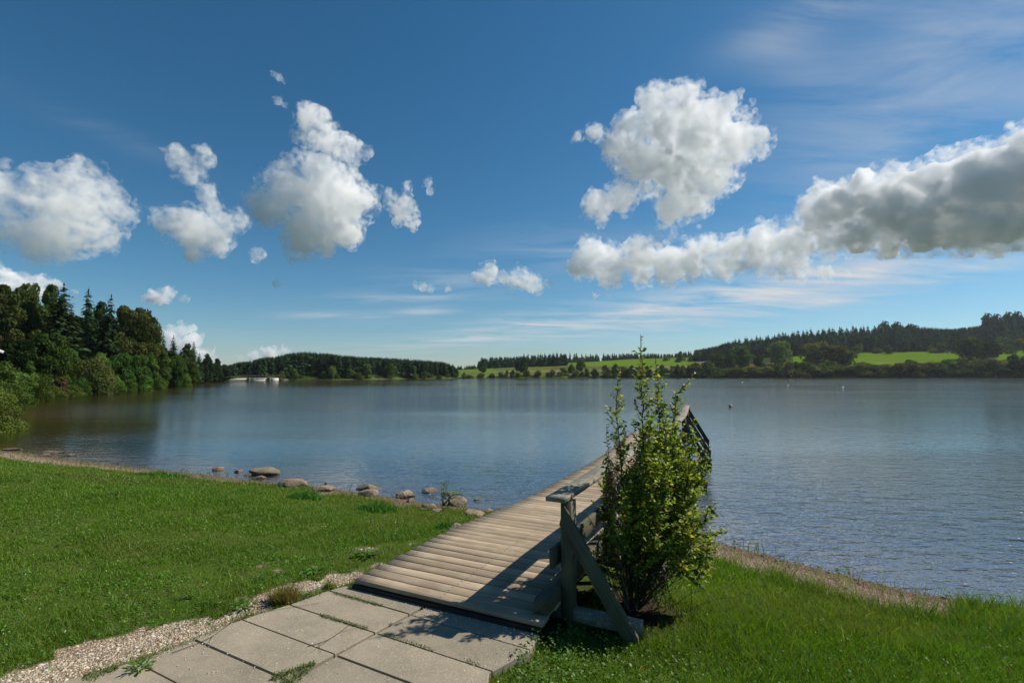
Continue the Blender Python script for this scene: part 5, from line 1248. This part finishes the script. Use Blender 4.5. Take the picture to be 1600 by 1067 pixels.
# ------------------------------------------------------------------ dam
def build_dam():
    TH = math.radians(45); y0 = 164.; c = at(352, 592, y0); zt = at(394, 590.6, 170.).z; root = empty('dam', (c.x, y0, WZ)); root.rotation_euler = (0, 0, TH); tag(root, 'low white concrete dam with dark gate piers across the end of the lake', 'dam')
    X = lambda px: ((px - 800) / F * y0 - c.x) / (math.cos(TH) - (px - 800) / F * math.sin(TH))
    white = plain('white_concrete', (.64, .60, .52), .8); dark = plain('dark_steel', (.06, .05, .04), .6); grey = plain('grey_concrete', (.32, .30, .26), .8)
    h = zt - WZ
    def box(name, x0, x1, ya, yb, z0, z1, mat, parent=root):
        t = Timber(); t.beam((x0, (ya + yb) / 2, (z0 + z1) / 2), (x1, (ya + yb) / 2, (z0 + z1) / 2), (0, 0, 1), abs(yb - ya), z1 - z0, 1.0, bev=.02)
        V = np.array([tuple(v) for v in t.V]); return link(name, npmesh(name, V, np.array(t.Fq), mat, np.array(t.C)), parent)
    box('wall', X(352), X(388), 0, 1.0, -.8, h * .86, white); box('wall', X(391.5), X(419.5), .1, 1.0, -.8, h * .88, white); box('wall', X(424), X(436.5), 0, 1.0, -.8, h * .92, white)
    s = box('service_walkway', X(351), X(437), .5, 1.5, h * .93, h * 1.0, grey)
    for a, b in ((388, 391.5), (419.5, 424)): box('pier_column', X(a), X(b), -.5, 1.3, -.8, h * 1.1, dark)
    for a, b in ((393.5, 399), (401, 415), (416.5, 418.5)): box('gate_opening', X(a), X(b), -.02, .2, h * .62, h * .78, dark)
    for i in range(18):
        px = 353 + i * 2; box('rib', X(px), X(px + .4), -.12, .0, -.7, h * .70, grey)
    rl = Timber()
    for zz in (.55, 1.0): rl.beam((X(351), .5, h + zz), (X(437), .5, h + zz), (0, 0, 1), .06, .06, 1.0)
    for i in range(15): rl.beam((X(351 + i * 6.1), .5, h * .9), (X(351 + i * 6.1), .5, h + 1.0), (1, 0, 0), .06, .06, 1.0)
    link('guard_rail', npmesh('guard_rail', np.array([tuple(v) for v in rl.V]), np.array(rl.Fq), dark, np.array(rl.C)), root)
    box('abutment', X(437), X(452), .2, 2.0, -.8, h * .55, dark)
build_dam()
# ------------------------------------------------------------------ house at the left edge
def build_house():
    y0 = 50.; e = at(6, 549, y0); x1 = e.x; z0 = gz(x1 - 3, y0 + 3); root = empty('house', (x1 - 2.45, y0 - 2.45, z0)); root.rotation_euler = (0, 0, PI / 4); tag(root, 'dark wooden hut with a white edged gable roof showing at the left margin', 'house')
    ze = e.z - z0; dark = plain('dark_boards', (.035, .025, .02), .8); white = plain('white_paint', (.8, .8, .78), .5); tile = plain('roof_tiles', (.12, .07, .05), .8)
    s = Soup(); w = 3.0; D = 6.
    V = [(-w, 0, 0), (w, 0, 0), (w, 0, ze), (0, 0, ze + 1.5), (-w, 0, ze), (-w, D, 0), (w, D, 0), (w, D, ze), (0, D, ze + 1.5), (-w, D, ze)]
    s.add(V, [(0, 1, 2, 4), (2, 3, 4), (1, 6, 7, 2), (5, 0, 4, 9), (6, 5, 9, 7), (7, 9, 8)], (1, 1, 1)); s.build('wall', dark, root)
    for sg in (1, -1):
        t = Timber(); t.beam((0, D / 2, ze + 1.62), (sg * 3.4, D / 2, ze - .08), (0, 0, 1), D + .8, .12, 1.0); link('roof', npmesh('roof', np.array([tuple(v) for v in t.V]), np.array(t.Fq), tile, np.array(t.C)), root)
        t = Timber(); t.beam((0, -.44, ze + 1.62), (sg * 3.45, -.44, ze - .1), (0, 0, 1), .05, .24, 1.0); link('bargeboard', npmesh('bargeboard', np.array([tuple(v) for v in t.V]), np.array(t.Fq), white, np.array(t.C)), root)
    for px_ in (1.7, -1.4):
        f = Timber(); f.beam((px_ - .5, -.03, ze - 1.0), (px_ + .5, -.03, ze - 1.0), (0, 0, 1), .06, 1.0, 1.0); fr = link('window', npmesh('window', np.array([tuple(v) for v in f.V]), np.array(f.Fq), white, np.array(f.C)), root)
        g = Timber(); g.beam((px_ - .4, -.07, ze - 1.0), (px_ + .4, -.07, ze - 1.0), (0, 0, 1), .02, .8, 1.0); gm = Mat('window_glass'); gm.set(Base_Color=(.02, .025, .03), Roughness=.05); link('pane', npmesh('pane', np.array([tuple(v) for v in g.V]), np.array(g.Fq), gm.m, np.array(g.C)), fr)
build_house()

# ------------------------------------------------------------------ swimmer and buoys
def build_swimmer():
    x, y = G(1141, 636.5, WZ); skin = plain('skin', (.42, .20, .13), .5)
    pts = [(0, .9, -.22), (0, .55, -.2), (0, .22, -.14), (0, .06, -.03), (0, .0, .06), (0, -.02, .13), (.2, .16, -.07), (.42, .02, -.05), (.62, -.14, -.02), (.70, -.17, -.02), (-.2, .16, -.07), (-.42, .02, -.04), (-.60, -.15, -.01), (-.68, -.18, -.01),
           (.11, 1.0, -.24), (.16, 1.42, -.3), (.12, 1.85, -.26), (-.11, 1.0, -.24), (-.18, 1.42, -.32), (-.14, 1.85, -.28), (0, -.03, .20)]
    rad = [.15, .14, .15, .06, .075, .10, .065, .048, .032, .026, .065, .048, .032, .026, .09, .06, .04, .09, .06, .04, .085]
    E = [(0, 1), (1, 2), (2, 3), (3, 4), (4, 5), (5, 20), (2, 6), (6, 7), (7, 8), (8, 9), (2, 10), (10, 11), (11, 12), (12, 13), (0, 14), (14, 15), (15, 16), (0, 17), (17, 18), (18, 19)]
    for sgn, b, hx in ((1, 9, .70), (-1, 13, -.68)):   # fingers
        for k in range(5):
            pts.append((hx + sgn * (.075 - .012 * abs(k - 2)), -.17 - .045 + k * .020 + (.02 if k == 4 else 0), -.03)); rad.append(.010); E.append((b, len(pts) - 1))
    me = bpy.data.meshes.new('person'); me.from_pydata(pts, E, []); o = bpy.data.objects.new('person', me); COL.objects.link(o)
    m = o.modifiers.new('skin', 'SKIN'); m.use_smooth_shade = True
    for v, r_ in zip(me.skin_vertices[0].data, rad): v.radius = (r_, r_)
    me.skin_vertices[0].data[0].use_root = True
    o.modifiers.new('sub', 'SUBSURF').levels = 2; o.modifiers['sub'].render_levels = 2
    dg = bpy.context.evaluated_depsgraph_get(); me2 = bpy.data.meshes.new_from_object(o.evaluated_get(dg)); o.modifiers.clear(); o.data = me2; me2.materials.clear(); me2.materials.append(skin)
    # face: nose and eye sockets pushed into the same surface
    V = np.array([v.co[:] for v in me2.vertices]); arm = np.clip((np.abs(V[:, 0]) - .2) / .4, 0, 1) * (V[:, 1] < .3)
    V[:, 0] *= 1 - .38 * arm; V[:, 2] -= .05
    for c, a in (((0, -.125, .065), .022), ((.035, -.115, .095), -.010), ((-.035, -.115, .095), -.010), ((0, -.115, .02), .008), ((.095, -.02, .07), .014), ((-.095, -.02, .07), .014)):
        d = V - np.array(c); w = np.exp(-(d ** 2).sum(1) / (2 * .018 ** 2)); V += w[:, None] * unit(np.array(c) - np.array([0, -.02, .12]))[None] * a
    me2.vertices.foreach_set('co', V.astype(np.float32).ravel()); me2.update()
    o.location = (x, y, WZ); o.rotation_euler = (0, 0, .35); tag(o, 'swimmer with head and spread arms above the water, grey haired, facing the shore', 'person')
    bm = bmesh.new(); bmesh.ops.create_uvsphere(bm, u_segments=24, v_segments=16, radius=.108); bmesh.ops.delete(bm, geom=[v for v in bm.verts if v.co.z < -.02 + (.05 if v.co.y < -.03 else -.04) ], context='VERTS')
    h = bpy.data.meshes.new('hair'); bm.to_mesh(h); bm.free(); h.materials.append(plain('grey_hair', (.5, .46, .4), .7)); hr = link('hair', h, o, (0, .0, .105)); hr.scale = (1, 1.1, 1.05)
build_swimmer()
def buoy(px, py, s, c_top, c_low, lab):
    x, y = G(px, py, WZ); root = empty('buoy', (x, y, WZ)); tag(root, lab, 'buoy', 'marker buoys on the lake')
    def lathe(name, prof, mat):
        n = 20; V = [(r_ * math.cos(2 * PI * k / n) * s, r_ * math.sin(2 * PI * k / n) * s, z * s) for r_, z in prof for k in range(n)]; Fq = [(i * n + k, i * n + (k + 1) % n, (i + 1) * n + (k + 1) % n, (i + 1) * n + k) for i in range(len(prof) - 1) for k in range(n)]
        link(name, npmesh(name, np.array(V), np.array(Fq), mat, smooth=True), root)
    lathe('float', [(0.01, -.4), (.3, -.35), (.45, -.1), (.48, .05), (.42, .2), (.25, .32), (.12, .36)], plain('buoy_low', c_low, .4)); lathe('collar', [(.12, .34), (.2, .36), (.2, .55), (.12, .6), (.06, .62)], plain('buoy_top', c_top, .4)); lathe('ring', [(.06, .6), (.1, .66), (.08, .74), (.01, .76)], plain('buoy_ring', (.1, .1, .1), .5))
buoy(1158, 592.6, .55, (.05, .05, .05), (.10, .09, .08), 'small dark buoy farthest out, near the far shore'); buoy(1160, 597.3, .5, (.06, .06, .06), (.6, .6, .6), 'small dark topped buoy just nearer than the farthest one')
buoy(1230.5, 602, .42, (.8, .65, .2), (.8, .74, .5), 'pale yellow buoy in the middle of the row'); buoy(1316, 605, .5, (.05, .05, .06), (.8, .8, .78), 'buoy with a dark top and white float, rightmost of the row')

# ------------------------------------------------------------------ clouds
def cloud_mat(name, dens, thr=(.40, .58), scale=.016, brk=(.40, .52, .12)):
    m = bpy.data.materials.new(name); m.use_nodes = True; n = m.node_tree; n.nodes.clear(); out = n.nodes.new('ShaderNodeOutputMaterial')
    v = n.nodes.new('ShaderNodeVolumeScatter'); v.inputs['Color'].default_value = (1, 1, 1, 1); v.inputs['Anisotropy'].default_value = 0.0
    tc = n.nodes.new('ShaderNodeTexCoord'); no = n.nodes.new('ShaderNodeTexNoise'); no.inputs['Scale'].default_value = scale; no.inputs['Detail'].default_value = 6; no.inputs['Roughness'].default_value = .68
    n.links.new(tc.outputs['Object'], no.inputs[0]); mr = n.nodes.new('ShaderNodeMapRange'); mr.inputs[1].default_value = thr[0]; mr.inputs[2].default_value = thr[1]; mr.inputs[4].default_value = dens
    n.links.new(no.outputs[0], mr.inputs[0]); n2 = n.nodes.new('ShaderNodeTexNoise'); n2.inputs['Scale'].default_value = scale * .38; n2.inputs['Detail'].default_value = 4; n2.inputs['Distortion'].default_value = .4; n.links.new(tc.outputs['Object'], n2.inputs[0])
    m2 = n.nodes.new('ShaderNodeMapRange'); m2.inputs[1].default_value = brk[0]; m2.inputs[2].default_value = brk[1]; m2.inputs[3].default_value = brk[2]; n.links.new(n2.outputs[0], m2.inputs[0])
    mm = n.nodes.new('ShaderNodeMath'); mm.operation = 'MULTIPLY'; n.links.new(mr.outputs[0], mm.inputs[0]); n.links.new(m2.outputs[0], mm.inputs[1]); n.links.new(mm.outputs[0], v.inputs['Density']); n.links.new(v.outputs[0], out.inputs['Volume']); return m
CM = cloud_mat('cloud_vapour', .024, (.40, .56), .018); CMD = cloud_mat('dense_cloud_vapour', .085, (.40, .56), .018); CMT = cloud_mat('thin_cloud_vapour', .035, (.45, .60), .03); CMW = cloud_mat('cloud_fringe', .040, (.48, .68), .030, (.44, .54, 0.0))
_bm = bmesh.new(); bmesh.ops.create_icosphere(_bm, subdivisions=2, radius=1.0); _bm.verts.ensure_lookup_table(); ICO = np.array([v.co[:] for v in _bm.verts]); ICF = np.array([[v.index for v in f.verts] for f in _bm.faces]); _bm.free()
TX = []
for s_, dp in ((70., 3), (26., 3), (10., 2)):
    t = bpy.data.textures.new('cloud_bumps', 'CLOUDS'); t.noise_scale = s_; t.noise_depth = dp; TX.append(t)
def cloud(blobs, lab, seed, DD=2500., D=2500., mat=None, rough=1.0, puffs=16, drop=0.0):
    r = np.random.default_rng(seed); sph = []; V0 = []
    for px, py, rad in blobs:
        d = Vector(pray(px, py)); L = d.length; c = np.array(d.normalized()) * D; R = rad * .93 / F / L * D; c = c + np.array(d.normalized()) * r.uniform(-.4, .4) * R; V0.append((c, R))
    allb = list(V0)
    for c, R in V0:
        m = puffs; u = unit(r.normal(size=(m, 3)))
        for k in range(m):
            R2 = R * r.uniform(.16, .46); c2 = c + u[k] * R * r.uniform(.85, 1.12); allb.append((c2, R2))
            for j in range(7):
                uu = unit(r.normal(size=3)); allb.append((c2 + uu * R2 * r.uniform(.9, 1.35), R2 * r.uniform(.18, .5)))
    org = sum(c for c, R in V0) / len(V0); KD = 1.0
    def shell(name, grow, mat_, src):
        C = np.array([c for c, R in src]) - org; R = np.array([R for c, R in src]) * grow; k = R > 2.4 * D / 2500; C, R = C[k], R[k]
        V = (ICO[None] * R[:, None, None] + C[:, None]).reshape(-1, 3); Fc = (ICF[None] + (np.arange(len(R)) * len(ICO))[:, None, None]).reshape(-1, 3)
        o = link(name, npmesh(name, V, Fc, mat_)); o.location = tuple(org)
        vs = float(np.clip(np.max([x for _, x in V0]) / 16., 3.2, 6.5 * D / 2500))
        m = o.modifiers.new('r', 'REMESH'); m.mode = 'VOXEL'; m.voxel_size = vs; m.use_smooth_shade = True
        for t, st in zip(TX, (34 * rough, 18 * rough, 4 * rough)):
            m = o.modifiers.new('d', 'DISPLACE'); m.texture = t; m.strength = st; m.texture_coords = 'GLOBAL'; m.mid_level = .5
        dg = bpy.context.evaluated_depsgraph_get(); me = bpy.data.meshes.new_from_object(o.evaluated_get(dg)); o.modifiers.clear(); o.data = me; me.name = name
        return o
    if mat in (CM, CMD):
        o = shell('cloud', 1.20, CMW, allb); c_ = shell('core', .92, mat, allb[:len(V0) * (1 + puffs)]); c_.parent = o; c_.location = (0, 0, 0)
    else: o = shell('cloud', 1.05, mat, allb)
    k = DD / 2500.; o.location = tuple(Vector(org) * k); o.scale = (k, k, k)
    tag(o, lab, 'cloud')
CL = [
 ([(75, 300, 45), (130, 290, 42), (165, 310, 38), (110, 345, 55), (60, 372, 40), (10, 310, 28), (-25, 300, 50), (5, 350, 35), (150, 362, 36), (195, 335, 22), (100, 396, 16), (-60, 350, 50)], 'big heaped cloud at the left edge of the sky', CM, 1, 1500.),
 ([(280, 248, 22), (318, 243, 18), (300, 275, 22), (322, 300, 20), (335, 322, 18), (265, 345, 26), (300, 357, 38), (345, 352, 30), (374, 345, 18), (305, 392, 20), (340, 383, 20), (402, 397, 14), (243, 330, 12)], 'ragged cloud with a tower on its left side, left of the tallest cloud', CM, 1, 1900.),
 ([(485, 185, 26), (510, 215, 27), (545, 235, 26), (573, 240, 13), (470, 210, 16), (500, 270, 38), (450, 290, 38), (520, 312, 60), (430, 330, 38), (560, 310, 26), (480, 360, 42), (540, 362, 30), (405, 312, 20), (508, 388, 18)], 'tallest heaped cloud in the left half of the sky', CM, 1),
 ([(610, 305, 12), (636, 290, 9), (630, 325, 22), (645, 345, 15), (620, 345, 10)], 'small ragged cloud right of the tallest cloud', CMT, .7),
 ([(668, 285, 8), (672, 298, 7)], 'tiny torn shred of cloud right of the small ragged cloud', CMT, .5),
 ([(1050, 180, 52), (985, 215, 40), (1105, 190, 44), (930, 205, 18), (1140, 160, 18), (1150, 222, 38), (1190, 212, 18), (1060, 240, 66), (1000, 250, 42), (1080, 300, 46), (1050, 325, 30), (1110, 268, 42), (935, 320, 28), (972, 308, 28), (902, 215, 10), (1190, 235, 14)], 'big round cloud high in the right half of the sky', CM, 1),
 ([(1174, 160, 7), (1180, 172, 4)], 'tiny white puff right of the top of the big round cloud', CMT, .4),
 ([(905, 415, 20), (925, 398, 28), (955, 418, 32), (1000, 396, 30), (1000, 420, 28), (1045, 412, 34), (1085, 400, 34), (1125, 412, 28), (1110, 388, 24), (1150, 398, 34), (1190, 372, 26), (1200, 396, 36), (1240, 380, 36), (1240, 400, 26), (1265, 372, 28)], 'long low cloud bank with white heads left of the dark grey cloud', CM, 1),
 ([(1285, 325, 40), (1340, 318, 46), (1400, 318, 60), (1460, 308, 66), (1530, 296, 76), (1600, 285, 80), (1680, 270, 95), (1440, 360, 42), (1500, 350, 50), (1560, 332, 60), (1340, 368, 34), (1300, 375, 28), (1390, 385, 22), (1600, 215, 18), (1578, 198, 8)], 'largest cloud with a dark grey belly at the right edge of the sky', CMD, 1),
 ([(1590, 370, 22), (1550, 378, 22), (1515, 388, 16), (1620, 385, 22)], 'bright cloud rag under the dark bellied cloud at the right edge', CM, .8),
 ([(765, 424, 18), (748, 432, 11), (788, 434, 11)], 'left one of the two small clouds in the middle of the sky', CM, .6),
 ([(815, 434, 19), (836, 445, 15), (800, 442, 11), (855, 442, 7)], 'right one of the two small clouds in the middle of the sky', CM, .6),
 ([(650, 444, 8), (672, 449, 8), (660, 448, 8)], 'very small puff left of the two small middle clouds', CMT, .5), ([(701, 451, 6), (699, 445, 4)], 'tiny puff between the very small puff and the two middle clouds', CMT, .4),
 ([(240, 462, 12), (262, 460, 14), (285, 467, 9), (226, 466, 7)], 'small flat cloud over the left bank', CM, .5, 5000.),
 ([(283, 522, 18), (265, 528, 16), (300, 536, 18), (318, 552, 14), (335, 560, 9), (275, 545, 22)], 'bright cloud rising right behind the slope of the left wood', CM, .7, 5000.),
 ([(395, 553, 11), (418, 549, 11), (446, 551, 11), (376, 558, 7), (430, 556, 12), (474, 551, 4)], 'flat white cloud low above the dam', CM, .5, 5000.),
 ([(18, 442, 24), (60, 447, 20), (88, 447, 13), (-15, 440, 30), (118, 458, 7)], 'low cloud just behind the tops of the left wood', CM, .7, 5000.),
 ([(428, 114, 6), (437, 121, 7), (445, 128, 4)], 'highest little white cloud in the left half of the sky', CMT, .5), ([(434, 156, 7), (447, 165, 6)], 'torn wisp of cloud just above left of the tallest cloud', CMT, .5),
 ([(432, 441, 7), (414, 435, 4), (443, 443, 5)], 'tiny flat cloud below the tallest cloud', CMT, .4), ([(930, 459, 7), (950, 461, 4)], 'tiny puff under the left end of the long low cloud bank', CMT, .4),
 ([(1250, 428, 14), (1290, 428, 12), (1325, 430, 8), (1215, 435, 9)], 'thin bright strip of cloud under the joint of the long bank and the dark cloud', CMT, .5),
]
for i, (b, lab, mt, rg, *dd) in enumerate(CL): cloud(b, lab, 40 + i, mat=mt, rough=rg, DD=dd[0] if dd else 2500.)

# ------------------------------------------------------------------ the air over the valley
def build_haze():
    x0, x1, y0, y1, z0, z1 = -4200, 4200, -4200, 4200, -8.0, 120.0
    V = [(x, y, z) for z in (z0, z1) for x, y in ((x0, y0), (x1, y0), (x1, y1), (x0, y1))]; q = [(3, 2, 1, 0), (4, 5, 6, 7), (0, 1, 5, 4), (1, 2, 6, 5), (2, 3, 7, 6), (3, 0, 4, 7)]
    m = bpy.data.materials.new('haze_air'); m.use_nodes = True; n = m.node_tree; n.nodes.clear(); out = n.nodes.new('ShaderNodeOutputMaterial'); v = n.nodes.new('ShaderNodeVolumePrincipled')
    v.inputs['Color'].default_value = (.80, .88, 1, 1); v.inputs['Density'].default_value = .00007; v.inputs['Anisotropy'].default_value = .2; n.links.new(v.outputs[0], out.inputs['Volume'])
    tag(link('haze', npmesh('haze', np.array(V, float), np.array(q), m)), kind='stuff')
build_haze()
